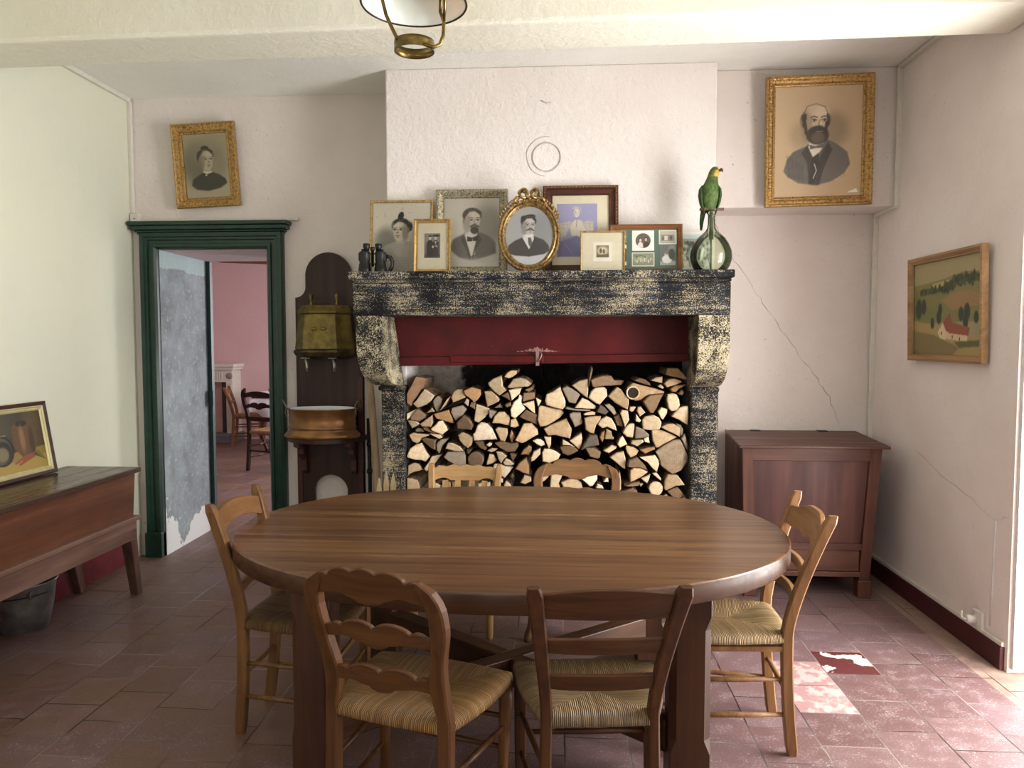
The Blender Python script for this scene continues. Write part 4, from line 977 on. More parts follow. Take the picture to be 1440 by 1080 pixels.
('g',[745,844,762,835,757,874,735,939,714,906]),
('t',[403,810,421,785,455,802,470,828,437,850,394,859,390,843]),
('o',[493,820,506,812,564,839,561,854,514,849,472,837]),
('p',[520,759,550,724,576,703,590,751,584,777,566,803,474,789]),
('t',[418,641,482,671,524,703,481,724,438,727,417,713]),
('w',[504,641,521,632,533,659,540,688,484,660]),
('b',[421,729,481,727,524,711,507,741,459,792,408,775,400,736]),
('p',[585,659,606,646,606,659,576,698,550,694]),
('R',[616,601,614,617,604,631,589,640,572,643,556,640,541,630,531,616,529,599,534,583,543,569,556,560,573,557,590,560,603,570,612,584]),
('t',[629,590,688,622,739,631,696,689,640,690,623,655,621,603]),
('b',[698,521,706,541,740,554,762,544,697,616,637,590]),
('w',[719,512,760,513,762,541,740,551,706,536]),
('t',[621,533,655,546,637,568,614,555]),
('b',[375,551,453,557,465,583,435,605,366,580]),
('b',[435,615,469,618,478,644,435,639,383,622]),
('p',[482,610,499,631,471,631]),
('p',[366,591,366,643,357,709,336,590]),
]

TONE = {'t': ('tan', (.84, .78, .70)), 'p': ('pale', (1.10, 1.12, 1.13)), 'w': ('whitish', (1.2, 1.3, 1.48)), 'g': ('grey weathered', (.42, .43, .48)), 'b': ('brown', (.32, .26, .21)),
        'o': ('orange-brown', (.58, .43, .29)), 'd': ('dark', (.16, .16, .17)), 'k': ('reddish brown', (.40, .29, .23)), 'r': ('grey', (.40, .35, .33)), 'R': ('pale', (1.1, 1.1, 1.08)), 'h': ('tan', (.85, .74, .62)), 'G': ('grey', (.50, .49, .48))}
ORD = ['first', 'second', 'third', 'fourth', 'fifth', 'sixth', 'seventh', 'eighth', 'ninth', 'tenth', 'eleventh', 'twelfth', 'thirteenth', 'fourteenth', 'fifteenth', 'sixteenth', 'seventeenth', 'eighteenth', 'nineteenth', 'twentieth', 'twenty-first', 'twenty-second', 'twenty-third', 'twenty-fourth', 'twenty-fifth', 'twenty-sixth', 'twenty-seventh', 'twenty-eighth', 'twenty-ninth']
SPECIAL = {'k': 'reddish brown plank-like log leaning at the far left top of the woodpile', 'r': 'round grey log end just above the left chair behind the table',
           'R': 'round pale log with bark ring low at the right end of the woodpile', 'h': 'hollow log with a dark rotted hole near the top right of the pile',
           'G': 'huge grey rounded log against the right stone jamb of the fireplace'}
rl = random.Random(11); items = []
for tone, q in LOGS:
    pts = [(min(max(q[i]/1000, -.926), .757), q[i+1]/1000) for i in range(0, len(q), 2)]
    cx = sum(p[0] for p in pts)/len(pts); cz = sum(p[1] for p in pts)/len(pts)
    items.append([tone, pts, cx, cz])
rows = {}
for it in items: rows.setdefault(min(7, int((1.335-it[3])/.1)), []).append(it)
label_of = {}
for r, its in rows.items():
    its.sort(key=lambda i: i[2])
    for k, it in enumerate(its):
        nv = len(it[1]); shp = 'triangular' if nv == 3 else 'wedge-shaped' if nv < 6 else 'chunky' if nv < 8 else 'rough-edged'
        label_of[id(it)] = SPECIAL.get(it[0]) or f'{TONE[it[0]][0]} {shp} split log, {ORD[k]} from left in the {ORD[r]} layer down the woodpile'
def cut_log(tone, pts, label, y0, depth, group='split logs stacked in the fireplace', tilt=None):
    cx = sum(p[0] for p in pts)/len(pts); cz = sum(p[1] for p in pts)/len(pts)
    ax, az = tilt if tilt else (rl.uniform(-.30, .38), rl.uniform(-.30, .22))
    fr = []; n = len(pts)
    # slightly rounded outline: add a mid point pulled outwards on long edges
    out = []
    for i in range(n):
        p, q = pts[i], pts[(i+1) % n]; out.append(p)
        L = math.dist(p, q)
        if L > .05 and tone not in 'Rr':
            j = rl.uniform(-.02, .05)*L; nx, nz = (q[1]-p[1])/L, -(q[0]-p[0])/L
            out.append(((p[0]+q[0])/2+nx*j*.5, (p[1]+q[1])/2+nz*j*.5))
    S = .985
    b = MB(); f0 = []; f1 = []; fb = []
    ch = .006
    for x, z in out:
        dx, dz = (x-cx)*S, (z-cz)*S
        yy = ax*dx+az*dz
        d = math.hypot(dx, dz) or 1; k = max(0, 1-ch/d)
        f0.append((dx*k, yy-.004, dz*k)); f1.append((dx, yy+.003, dz)); fb.append((dx*.97, depth, dz*.97))
    n = len(f0)
    base = b.add(f0+f1+fb, [tuple(range(n))], 0)
    for i in range(n):
        j = (i+1) % n
        b.f.append((base+j, base+i, base+n+i, base+n+j)); b.m.append(0); b.sm.append(False)
        b.f.append((base+n+j, base+n+i, base+2*n+i, base+2*n+j)); b.m.append(1); b.sm.append(False)
    b.f.append(tuple(base+2*n+i for i in reversed(range(n)))); b.m.append(0); b.sm.append(False)
    o = b.build('split_log', [M['log_end'], M['bark']], fix=False)
    o.location = (cx, y0, cz); c = TONE[tone][1]; v = rl.uniform(.88, 1.1)
    o.color = (c[0]*v, c[1]*v, c[2]*v, 1)
    tag(o, label, 'log', group)
    return o
for it in items:
    tone, pts, cx, cz = it
    o = cut_log(tone, pts, label_of[id(it)], 4.455+rl.uniform(-.012, .02), rl.uniform(.30, .40))
    if tone == 'h':
        d = MB().lathe([(.0, .0), (.034, .0)], 20, cap=False).build('rotted_hollow', plain('rotted_wood', '3b2a1c', .9, var=.6, scale=80), o)
        d.location = (-.055, -.012, .002); d.rotation_euler = (PI/2, 0, 0)
        b = MB(); b.tube([(-.055+.036*math.cos(a), -.014, .002+.036*math.sin(a)) for a in [2*PI*k/20 for k in range(20)]], .005, 6, closed=True); b.build('hollow_rim', M['log_end'], o)
# the lower courses of the stack, behind the table
for r in range(5):
    z = .055+r*.102; n = 13
    for k in range(n):
        x = -.925+.13*k+(.03 if r % 2 else 0)
        if x > .74: continue
        if r == 4 and z > .50: z = .46
        rad = .056; m = rl.choice((5, 6, 7)); ph = rl.random()*6
        pts = [(x+.06+rad*rl.uniform(.82, 1.0)*math.cos(ph+2*PI*i/m)*1.08, z+.048*rl.uniform(.85, 1)*math.sin(ph+2*PI*i/m)) for i in range(m)]
        if max(p[0] for p in pts) > .755: continue
        cut_log(rl.choice('ttppbg'), pts, 'split log in the lowest courses of the fireplace stack, screened by the table', 4.46+rl.uniform(-.01, .02), .36, 'logs low in the stack')
# ---------------------------------------------------------------- oval table
W1 = wood('442818', '25160d', '573722', 'z', .4, 40); W1x = wood('472b1a', '27170e', '5b3b24', 'x', .4, 40)
tb = thing('oval_dining_table', 'large oval dark wood dining table standing before the fireplace', 'table', (-.20, 2.925, 0))
TA, TB = 1.065, .805
def oval(k, z): return [((TA-k)*math.copysign(abs(math.cos(a))**.96, math.cos(a)), (TB-k)*math.copysign(abs(math.sin(a))**.96, math.sin(a)), z) for a in [2*PI*i/120 for i in range(120)]]
b = MB(); b.loft([oval(.004, .683), oval(0, .688), oval(0, .744), oval(.002, .748), oval(.006, .75)], 0, True)
b.sm = [len(f) == 4 for f in b.f]
b.m = [1 if len(f) == 4 and i < 240 else 0 for i, f in enumerate(b.f)]; b.build('tabletop', [M['table_top'], W1x], tb)
def table_leg(x, y):
    b = MB(); w = .066; rings = []
    for z, c in ((0, .004), (.155, .004), (.20, .022), (.56, .022), (.605, .004), (.683, .004)):
        rings.append([(x-w+c, y-w, z), (x+w-c, y-w, z), (x+w, y-w+c, z), (x+w, y+w-c, z), (x+w-c, y+w, z), (x-w+c, y+w, z), (x-w, y+w-c, z), (x-w, y-w+c, z)])
    b.loft(rings, 0, False); return b.build('leg', W1, tb)
for sx in (-.62, .62):
    for sy in (-.50, .50): table_leg(sx, sy)
L = math.hypot(.62, .50); an = math.atan2(.50, .62)
for s in (1, -1):
    b = MB()
    if s == 1: b.box(-L+.06, L-.06, -.035, .035, -.055, .055)
    else: b.box(-L+.06, -.036, -.035, .035, -.055, .055); b.box(.036, L-.06, -.035, .035, -.055, .055)
    o = b.build('stretcher', W1x, tb, bevel=.005); o.location = (0, 0, .17); o.rotation_euler = (0, 0, s*an)


# ---------------------------------------------------------------- rush-seated chairs
def scallop(t, lobes, h):
    """sum of humps over lobes [(a, b, height)] with t in -1..1"""
    for a, bb, k in lobes:
        if a <= t <= bb: return h*k*math.sqrt(max(0, math.sin(PI*(t-a)/(bb-a))))
    return 0
def chair(label, loc, rot, woods, style='plain', H=.88, wb=.165, wt=.2, wf=.21, d=.36, sh=.45, lean=.09, rush=(1, 1, 1), group=None, splay=.03, rails=None, front='square', seat_rail=False, name='rush_chair', spind=False, wfoot=None):
    wz, wx = woods; wy = wx
    t = thing(name, label, 'chair', loc, rot, group)
    yb = -d/2; yf = d/2; wfo = wfoot or wb
    def px(z):
        if z < sh: return wfo+(wb-wfo)*z/sh
        k = (z-sh)/(H-sh); return wb+(wt-wb)*(k**1.15)
    def py(z):
        if z < sh: k = 1-z/sh; return yb-splay*k*k
        k = (z-sh)/(H-sh); return yb-lean*(k**1.35)
    # rear posts
    for s in (-1, 1):
        rings = []; N = 34
        for i in range(N+1):
            z = H*i/N; x = s*px(z); y = py(z)
            tx, ty = .017, .019
            ox = 0
            if style == 'scallop':
                k = max(0, (z-sh)/(H-sh)); ox = -s*(.012*math.sin(2*PI*k*1.05-.1) if z > sh else 0); tx = .020+.004*math.sin(PI*k*2.2)**2
                if k > .80: q = (k-.80)/.20; ox -= s*(.010*q+.022*q**4); tx = .024-.012*q**4
            elif style == 'flared':
                k = max(0, (z-sh)/(H-sh)); tx = .016+.006*k; ty = .018+.005*k
            elif style == 'crest':
                tx = .017; ty = .02
            if i == N: tx *= .7; ty *= .7
            if i == 0: tx *= .85; ty *= .85
            c = .005
            rings.append([(x+ox-tx+c, y-ty, z), (x+ox+tx-c, y-ty, z), (x+ox+tx, y-ty+c, z), (x+ox+tx, y+ty-c, z), (x+ox+tx-c, y+ty, z), (x+ox-tx+c, y+ty, z), (x+ox-tx, y+ty-c, z), (x+ox-tx, y-ty+c, z)])
        b = MB(); b.loft(rings, 0, False); b.build('back_post', wz, t)
    # back rails
    def rail(zc, h, top, bot, th=.018, bow=.018, nm='back_rail'):
        N = 60; b = MB(); vs = []
        for i in range(N+1):
            u = -1+2*i/N; x = u*(px(zc)-.012); zt = zc+h/2+top(u); zb = zc-h/2-bot(u); 
            for z in (zb, zt):
                y = py(z)-bow*(1-u*u)
                vs += [(x, y-th/2, z), (x, y+th/2, z)]
        fs = []
        for i in range(N):
            a = 4*i; c = a+4
            fs += [(a, c, c+2, a+2), (c+1, a+1, a+3, c+3), (a+2, c+2, c+3, a+3), (c, a, a+1, c+1)]
        fs += [(0, 2, 3, 1), (4*N+1, 4*N+3, 4*N+2, 4*N)]
        b.add(vs, fs); return b.build(nm, wx, t, bevel=.0025, seg=1)
    for r in rails: rail(*r)
    if spind:
        for k in (-.11, -.04, .04, .11):
            b = MB(); b.bar((k, py(H-.09)-.012, H-.09), (k*.9, py(sh+.16)-.012, sh+.16), .03, .012); b.build('splat', wz, t)
    # front legs
    for s in (-1, 1):
        x = s*wf; b = MB()
        if front == 'cabriole':
            rings = []
            for z, dx, dy, r in ((sh-.02, 0, 0, .024), (sh-.1, .004, .006, .024), (.30, .0, .006, .021), (.16, -.004, -.004, .017), (.07, .004, .008, .017), (.025, .016, .03, .021), (0, .018, .034, .017)):
                rings.append([(x+s*dx+r*math.cos(a), yf+dy+r*math.sin(a), z) for a in [2*PI*k/10 for k in range(10)]])
            b.loft(rings, 0, True)
        elif front == 'turned':
            b.lathe([(.014, 0), (.018, .02), (.021, .2), (.019, .36), (.021, sh-.02)], 12, (x, yf, 0))
        else:
            rings = []
            for z, r in ((0, .014), (.02, .016), (.2, .019), (sh-.015, .02)):
                c = .004; rings.append([(x-r+c, yf-r, z), (x+r-c, yf-r, z), (x+r, yf-r+c, z), (x+r, yf+r-c, z), (x+r-c, yf+r, z), (x-r+c, yf+r, z), (x-r, yf+r-c, z), (x-r, yf-r+c, z)])
            b.loft(rings, 0, False)
        b.build('leg', wz, t)
    # stretchers
    def st(p, q, r=.0095): MB().tube([p, tuple((a+c)/2 for a, c in zip(p, q)), q], [r*.8, r*1.1, r*.8], 8).build('stretcher', wx, t)
    for z in (.15, .28):
        for s in (-1, 1): st((s*px(z), py(z), z), (s*wf, yf, z))
    st((-wf, yf, .21), (wf, yf, .21)); st((-wf, yf, .31), (wf, yf, .31)); st((-px(.23), py(.23), .23), (px(.23), py(.23), .23))
    # seat
    e = .018
    C4 = [(wf+e, yf+e, sh), (-wf-e, yf+e, sh), (-wb-.004, yb-e*.6, sh), (wb+.004, yb-e*.6, sh)]
    cc = Vector((0, -.01, sh)); b = MB(); uv = []
    nS, nT = 14, 9
    for k in range(4):
        a = Vector(C4[k]); c = Vector(C4[(k+1) % 4]); dr = (c-a); Ln = dr.length; dr.normalize(); mid = (a+c)/2
        inn = (cc-mid); inn -= dr*inn.dot(dr); inn.normalize(); out = -inn; bow = .018 if k != 2 else .006
        grid = []
        for j in range(-3, nT+1):
            for i in range(nS+1):
                s = i/nS; ed = a+dr*(Ln*s)+out*(bow*math.sin(PI*s))
                if j >= 0:
                    q = j/nT; p = ed*(1-q)+cc*q; p.z = sh+.006*math.sin(PI*min(1, q*1.5+.15))-.010*q*q
                    if j == 0: p.z = sh-.004
                else:
                    f = [-.0, 1, 2, 3][-j]; p = ed+out*(.006*math.sin(f*.9)); p.z = sh-.006-.012*f
                    if j == -3: p = ed+inn*.03; p.z = sh-.046
                grid.append(p); uv.append(((p-a).dot(dr)+k*3.1, (p-a).dot(inn)))
        n0 = b.add(grid, [], 0)
        for j in range(nT+3):
            for i in range(nS):
                q = (n0+j*(nS+1)+i, n0+j*(nS+1)+i+1, n0+(j+1)*(nS+1)+i+1, n0+(j+1)*(nS+1)+i)
                b.f.append(q); b.m.append(0); b.sm.append(True)
    n0 = b.add([(p[0]*.9, p[1]*.9, sh-.044) for p in C4], [(3, 2, 1, 0)], 0); uv += [(0, 0)]*4
    o = b.build('seat', M['rush'], t, fix=True); ul = o.data.uv_layers.new(name='strands')
    for lp in o.data.loops: ul.data[lp.index].uv = uv[lp.vertex_index]
    o.color = (*rush, 1)
    if seat_rail:
        for s in (-1, 1): b = MB(); b.bar((s*wf, yf, sh-.055), (s*wb, yb, sh-.055), .022, .018); b.build('seat_rail', wx, t)
        b = MB(); b.bar((-wf, yf, sh-.055), (wf, yf, sh-.055), .022, .018); b.build('seat_rail', wx, t)
    return t
def pair(c1, c2, c3, r=.4, g=45): return (wood(c1, c2, c3, 'z', r, g), wood(c1, c2, c3, 'x', r, g))
walnut = pair('56351a', '341e0e', '6e4a28'); reddish = pair('4a2b14', '2b180b', '633e20'); honey = pair('8f6844', '684529', 'a98259', .36); honey_dark = pair('74502f', '4a2f1b', '906a42', .38); ebon = pair('2c1a14', '150b08', '3d261c', .3)  # left end chair's honey wood is darkened by the shade it stands in
zero = lambda u: 0
top3 = lambda u: .030*(1-abs(u)**2.2)+scallop(u, [(-.97, -.74, .6), (-.70, -.22, 1.1), (-.22, .22, 1.1), (.22, .70, 1.1), (.74, .97, .6)], .016)
bot1 = lambda u: scallop(u, [(-.27, .27, 1.0)], .013)-.014*math.exp(-((abs(u)-.58)/.22)**2)
top2 = lambda u: .012*(1-u*u)+scallop(u, [(-.88, -.66, .5), (-.64, 0, 1.1), (0, .64, 1.1), (.66, .88, .5)], .020)
bot2 = lambda u: scallop(u, [(-.22, .22, 1.0)], .013)-.010*math.exp(-((abs(u)-.6)/.25)**2)
arch = lambda u: .022*(1-u*u)
hump = lambda u: .030*math.exp(-(u/.62)**4)-.004
chair('walnut scalloped ladder-back chair with rush seat, nearest the camera on the left', (-.425, 2.165, 0), math.radians(-17), walnut, 'scallop', .862, .178, .178, .215, .34, .45, .10, (.85, .66, .42), front='cabriole',
      rails=[(.820, .048, top3, bot1), (.68, .034, top2, bot2), (.545, .034, top2, bot2)])
chair('brown straight ladder-back chair with grey rush seat, nearest the camera on the right', (.10, 2.215, 0), math.radians(5), reddish, 'flared', .855, .150, .195, .212, .33, .44, .17, (.78, .72, .64), splay=.02, wfoot=.158,
      rails=[(.795, .075, arch, zero), (.665, .046, lambda u: .006*(1-u*u), zero), (.545, .046, lambda u: .006*(1-u*u), zero)])
chair('honey wood chair with dark rush seat at the left end of the table', (-.99, 2.80, 0), math.radians(-92), honey_dark, 'crest', .885, .155, .19, .19, .36, .45, .10, (.55, .42, .26), seat_rail=False, wfoot=.13,
      rails=[(.805, .075, arch, lambda u: -.030*(1-u*u)), (.66, .03, lambda u: .01*(1-u*u), lambda u: -.01*(1-u*u)), (.55, .03, lambda u: .01*(1-u*u), lambda u: -.01*(1-u*u))])
chair('honey wood chair with pale rush seat at the right end of the table', (.63, 2.81, 0), math.radians(88), honey, 'crest', .885, .16, .215, .19, .36, .45, .13, (1.15, 1.1, .98), seat_rail=True, wfoot=.145,
      rails=[(.80, .075, hump, lambda u: .006*math.cos(3*PI*u)*(1-u*u)), (.66, .03, lambda u: .01*(1-u*u), lambda u: -.01*(1-u*u)), (.56, .03, lambda u: .01*(1-u*u), lambda u: -.01*(1-u*u))])
chair('pale wood chair with a plain crest rail and slats, behind the table on the left', (-.53, 3.80, 0), math.radians(178), pair('b08a5a', '876238', 'c9a878', .4), 'crest', .805, .165, .19, .19, .34, .43, .10, (1, .95, .8), spind=True, front='turned',
      rails=[(.750, .070, lambda u: .010*math.exp(-(u/.7)**6)+.003*math.cos(5*PI*u), lambda u: -.014*(1 if abs(u) > .45 else 0)*math.sin(PI*min(1, (abs(u)-.45)/.5)) if abs(u) > .45 else 0), (.60, .04, zero, zero)])
chair('brown scalloped ladder-back chair behind the table on the right', (.075, 3.80, 0), math.radians(176), pair('7a5838', '543820', '957046', .4), 'scallop', .805, .185, .205, .20, .34, .44, .10, (.9, .8, .62), front='cabriole',
      rails=[(.765, .052, top3, bot1), (.635, .036, top2, bot2), (.53, .036, top2, bot2)])
# chairs of the next room
chair('dark polished ladder-back chair with rush seat beyond the doorway', (-3.30, 8.42, 0), math.radians(-20), ebon, 'scallop', .95, .20, .21, .24, .40, .46, .08, (1.05, .8, .45), front='cabriole',
      rails=[(.865, .05, lambda u: .03*math.cos(PI*u/2), lambda u: -.02*(1-u*u)), (.74, .035, top2, bot2), (.60, .05, zero, zero)])
chair('plain brown chair beside the white fireplace in the room beyond', (-4.44, 10.36, 0), math.radians(-75), pair('7d5334', '553420', '95683f', .45), 'crest', .84, .16, .19, .19, .36, .44, .12, (1.0, .8, .5),
      rails=[(.76, .05, arch, zero), (.62, .035, zero, zero)])

# ---------------------------------------------------------------- chest, right
ch = thing('wooden_chest', 'dark red-brown wooden chest with sloping lid in the right corner', 'chest', (1.44, 4.60, 0))
cz, cx_ = wood('563124', '371c17', '694231', 'z', .4, 30), wood('5b3527', '3b2119', '6e4833', 'x', .4, 30)
red_z = wood('4f2a25', '331817', '6a4034', 'z', .36, 14)
b = MB(); b.hexa([(-.42, -.30, .872), (.42, -.30, .872), (.45, .29, .892), (-.375, .29, .892), (-.42, -.30, .888), (.42, -.30, .888), (.45, .29, .908), (-.375, .29, .908)]); ld = b.build('lid', cx_, ch, bevel=.004)
for x in (-.22, .2): MB().box(x, x+.06, .24, .28, .907, .912).build('hinge', M['iron'], ld)
def stile(x0, x1, t0, t1):
    b = MB(); b.hexa([(x0, -.24, 0.10), (x1, -.24, 0.10), (x1, -.20, 0.10), (x0, -.20, .10), (t0, -.26, .872), (t1, -.26, .872), (t1, -.21, .872), (t0, -.21, .872)]); return b.build('stile', cz, ch, bevel=.003)
stile(-.365, -.305, -.395, -.335); stile(.285, .345, .325, .39)
b = MB(); b.box(-.34, .335, -.255, -.215, .795, .872); b.build('top_rail', cx_, ch, bevel=.003)
b = MB(); b.box(-.315, .30, -.240, -.20, .275, .315).box(-.315, .30, -.240, -.20, .12, .15); b.build('lower_rail', cx_, ch, bevel=.003)
b = MB(); b.hexa([(-.31, -.228, .31), (.29, -.228, .31), (.29, -.205, .31), (-.31, -.205, .31), (-.34, -.245, .80), (.33, -.245, .80), (.33, -.215, .80), (-.34, -.215, .80)]); b.build('front_panel', red_z, ch)
dw = MB().box(-.305, .287, -.232, -.05, .152, .273).build('drawer', cx_, ch, bevel=.003)
kn = MB().lathe([(.006, 0), (.006, .012), (.012, .018), (.013, .026), (.006, .032), (0, .033)], 12).build('knob', M['iron'], dw); kn.location = (-.05, -.232, .215); kn.rotation_euler = (PI/2, 0, 0)
b = MB(); b.hexa([(-.365, -.21, .14), (-.335, -.21, .14), (-.335, .28, .14), (-.365, .28, .14), (-.395, -.22, .872), (-.365, -.22, .872), (-.345, .28, .885), (-.375, .28, .885)]); b.build('side_panel', cz, ch)
b = MB(); b.hexa([(.315, -.21, .14), (.345, -.21, .14), (.345, .28, .14), (.315, .28, .14), (.355, -.22, .872), (.385, -.22, .872), (.41, .28, .885), (.38, .28, .885)]); b.build('side_panel', cz, ch)
b = MB(); b.box(-.36, .38, .27, .29, .14, .88); b.build('back_panel', cz, ch)
for x0, x1 in ((-.37, -.295), (.275, .35)):
    MB().box(x0, x1, -.255, -.18, 0, .105).build('foot', cz, ch, bevel=.006); MB().box(x0, x1, .20, .275, 0, .145).build('foot', cz, ch, bevel=.006)

# ---------------------------------------------------------------- dough trough, left
tr = thing('dough_trough', 'long dark wooden dough trough on splayed legs along the left wall', 'trough', (-2.65, 3.35, 0))
ty, ty_glow = wood('5e3826', '3a1f13', '754b33', 'y', .32, 26), wood('7a5c50', '573f36', '907064', 'y', .38, 30)  # apron and moulding wood lightened, doorway glow put into its colour
lidm = wood('4c3a30', '2f221c', '62503f', 'y', .22, 26)
MB().box(-.235, .215, -1.15, .82, .722, .75).build('lid', lidm, tr, bevel=.006, seg=3)
b = MB(); b.hexa([(-.19, -.95, .475), (.235, -.95, .475), (.235, .69, .475), (-.19, .69, .475), (-.225, -1.08, .722), (.195, -1.08, .722), (.195, .785, .722), (-.225, .785, .722)]); b.build('box', ty, tr)
b = MB(); b.box(-.20, .262, -.98, .722, .465, .492); b.build('moulding', ty_glow, tr, bevel=.008, seg=3)
b = MB(); b.box(-.185, .245, -.97, .705, .36, .465); b.build('apron', ty_glow, tr)
for sx, sy in ((1, 1), (1, -1), (-1, 1), (-1, -1)):
    xt = .215 if sx > 0 else -.155; yt = .665 if sy > 0 else -.92; xf = xt-.04*0; xf = xt-.045 if sx > 0 else xt-.02; yf2 = yt+.145*sy
    w = .033; rings = []
    for k in (0, .25, 1):
        x = xf+(xt-xf)*k; y = yf2+(yt-yf2)*k; z = .42*k; ww = w*(.72+.28*k)
        rings.append([(x-ww, y-ww, z), (x+ww, y-ww, z), (x+ww, y+ww, z), (x-ww, y+ww, z)])
    b = MB(); b.loft(rings, 0, False); b.build('leg', wood('664a3e', '42291f', '7d6054', 'z', .4, 30), tr, bevel=.004)
bk = thing('metal_bucket', 'grey metal bucket on the floor under the dough trough', 'bucket', (-2.765, 3.62, 0))
zinc = plain('zinc', '7b7672', .4, .4, var=.35, scale=14)
MB().lathe([(.105, 0), (.11, .004), (.135, .12), (.15, .235), (.158, .245), (.158, .252), (.146, .252), (.142, .235), (.128, .12), (.10, .01), (0, .01)], 36).build('body', zinc, bk)
MB().tube([(.15*math.cos(a), -.15*math.sin(a)*.2-.15*abs(math.sin(a)), .20+.03*0) for a in [PI*k/16 for k in range(17)]], .003, 6).build('bail_handle', M['iron'], bk)
b = MB(); b.tube([(.118+.0, -.09+.02*math.cos(a), .205+.02*math.sin(a)) for a in [2*PI*k/14 for k in range(14)]], .004, 6, closed=True); b.build('handle_ear', zinc, bk)

# ---------------------------------------------------------------- wall fountain (lavabo)
lv = thing('wall_fountain', 'dark wooden wall fountain board with brackets, left of the fireplace', 'washstand', (-1.535, BY, 0))
lw = wood('38211b', '20120f', '482c25', 'z', .42, 24); lwr = wood('4d2b24', '301916', '5e3a30', 'z', .45, 24)
def top(x):
    a = abs(x)
    if a <= .155: return 1.912+math.sqrt(max(0, .155**2-x*x))
    return 1.84-math.sqrt(max(0, .07**2-(a-.225)**2))
def hole(x): return .47+math.sqrt(max(0, .115**2-x*x)) if abs(x) < .115 else 0
xs = sorted(set([-.1551, .1551, -.1151, -.115, .115, .1151]+[-.155*math.cos(PI*k/50) for k in range(51)]+[s*(.225-.07*math.sin(PI/2*k/10)) for k in range(11) for s in (-1, 1)]))
b = MB(); vs = []
for x in xs:
    zb = hole(x) if abs(x) <= .115 else 0
    for z in (zb, top(x)): vs += [(x, -.045, z), (x, -.02, z)]
fs = []
for i in range(len(xs)-1):
    a = 4*i; c = a+4; fs += [(a, c, c+2, a+2), (c+1, a+1, a+3, c+3), (a+2, c+2, c+3, a+3), (c, a, a+1, c+1)]
m = 4*(len(xs)-1); fs += [(0, 2, 3, 1), (m+1, m+3, m+2, m)]
b.add(vs, fs); b.build('back_board', lw, lv)
MB().box(-.225, -.19, -.055, 0, .02, 1.0).box(.19, .225, -.055, 0, .02, 1.25).build('edge_batten', lwr, lv, bevel=.003)
b = MB(); sh_ = [(.27*math.cos(a), -.045-.31*math.sin(a)) for a in [PI*k/30 for k in range(31)]]
b.prism([(x, y, .83) for x, y in sh_][::-1], (0, 0, .03)); b.build('basin_shelf', lw, lv, bevel=.004)
def bracket(x):
    pr = [(-.045, .83), (-.235, .83), (-.235, .80), (-.19, .785), (-.165, .79), (-.15, .77), (-.15, .74), (-.125, .715), (-.10, .72), (-.09, .69), (-.09, .62), (-.075, .60), (-.06, .60), (-.045, .62)]
    b = MB(); b.prism([(x, y, z) for y, z in pr], (.035, 0, 0)); return b.build('bracket', lwr, lv)
bracket(-.185); bracket(.15)
brass = plain('old_brass', '86743c', .36, .6, var=.4, scale=18, bump=.15); brass_d = plain('tarnished_brass', '5f5130', .4, .6, var=.5, scale=20)
rs = thing('water_reservoir', 'brass wall-fountain cistern with lid and two taps on the wooden board', 'cistern', (-1.545, BY-.05, 0))
def fac(w, dpt, z, x=0): return [(x-w, 0, z), (x+w, 0, z), (x+w, -dpt*.45, z), (x+w*.58, -dpt, z), (x-w*.58, -dpt, z), (x-w, -dpt*.45, z)]
b = MB(); b.loft([fac(.196, .165, 1.425), fac(.17, .145, 1.66)], 0, False); b.build('tank', brass, rs, bevel=.008)
b = MB(); b.loft([fac(.198, .168, 1.425), fac(.205, .172, 1.41), fac(.19, .16, 1.385), fac(.14, .12, 1.365)], 0, False); b.build('base_moulding', brass_d, rs, bevel=.004)
ld = MB().loft([fac(.178, .15, 1.66), fac(.18, .152, 1.675), fac(.165, .14, 1.70), fac(.155, .13, 1.715)], 0, False).build('lid', brass, rs, bevel=.004)
for x in (-.085, .085): MB().lathe([(.008, 0), (.012, .01), (.006, .02), (.006, .03), (.013, .05), (.014, .065), (.007, .078), (0, .082)], 12, (x, -.06, 1.713)).build('finial', brass, ld)
b = MB()
for dx, dz in ((-.03, .02), (.03, .02), (-.055, -.01), (.055, -.01), (-.03, -.05), (.03, -.05)): b.lathe([(.02, 0), (.017, .003), (.009, .005), (0, .0055)], 12, (0, 0, 0), sx=1.2); k = len(b.v); b.v[k-48:] = [(p[0]+dx, -p[2], p[1]*.7+dz) for p in b.v[k-48:]]
o = b.build('embossed_flower', brass, rs); o.location = (-.01, -.152, 1.54)
pew = plain('pewter', 'a8a49c', .3, .8)
for x in (-.105, .075):
    b = MB(); b.tube([(x, -.10, 1.385), (x, -.12, 1.36), (x+.012, -.15, 1.355), (x+.022, -.165, 1.33), (x+.022, -.168, 1.285)], [.012, .011, .01, .010, .008], 8); b.tube([(x-.03, -.13, 1.372), (x+.03, -.13, 1.372)], .006, 6); b.build('tap', pew, rs)
bs = thing('copper_basin', 'round copper basin with white enamelled inside on the fountain shelf', 'basin', (-1.535, BY-.205, .86))
cop = plain('worn_copper', '94683f', .32, .6, var=.35, scale=10, bump=.05)
MB().lathe([(.10, 0), (.235, 0), (.25, .012), (.243, .025), (.225, .045), (.215, .055), (.222, .062), (.222, .072), (.216, .078), (.218, .18), (.226, .184), (.226, .19), (.214, .19)], 40, sy=.66, cap=False).build('body', cop, bs)
MB().lathe([(.214, .19), (.208, .182), (.205, .165), (.14, .15), (0, .147)], 40, sy=.655, cap=False).build('enamel_lining', plain('white_enamel', 'dde3ea', .2, var=.03), bs)
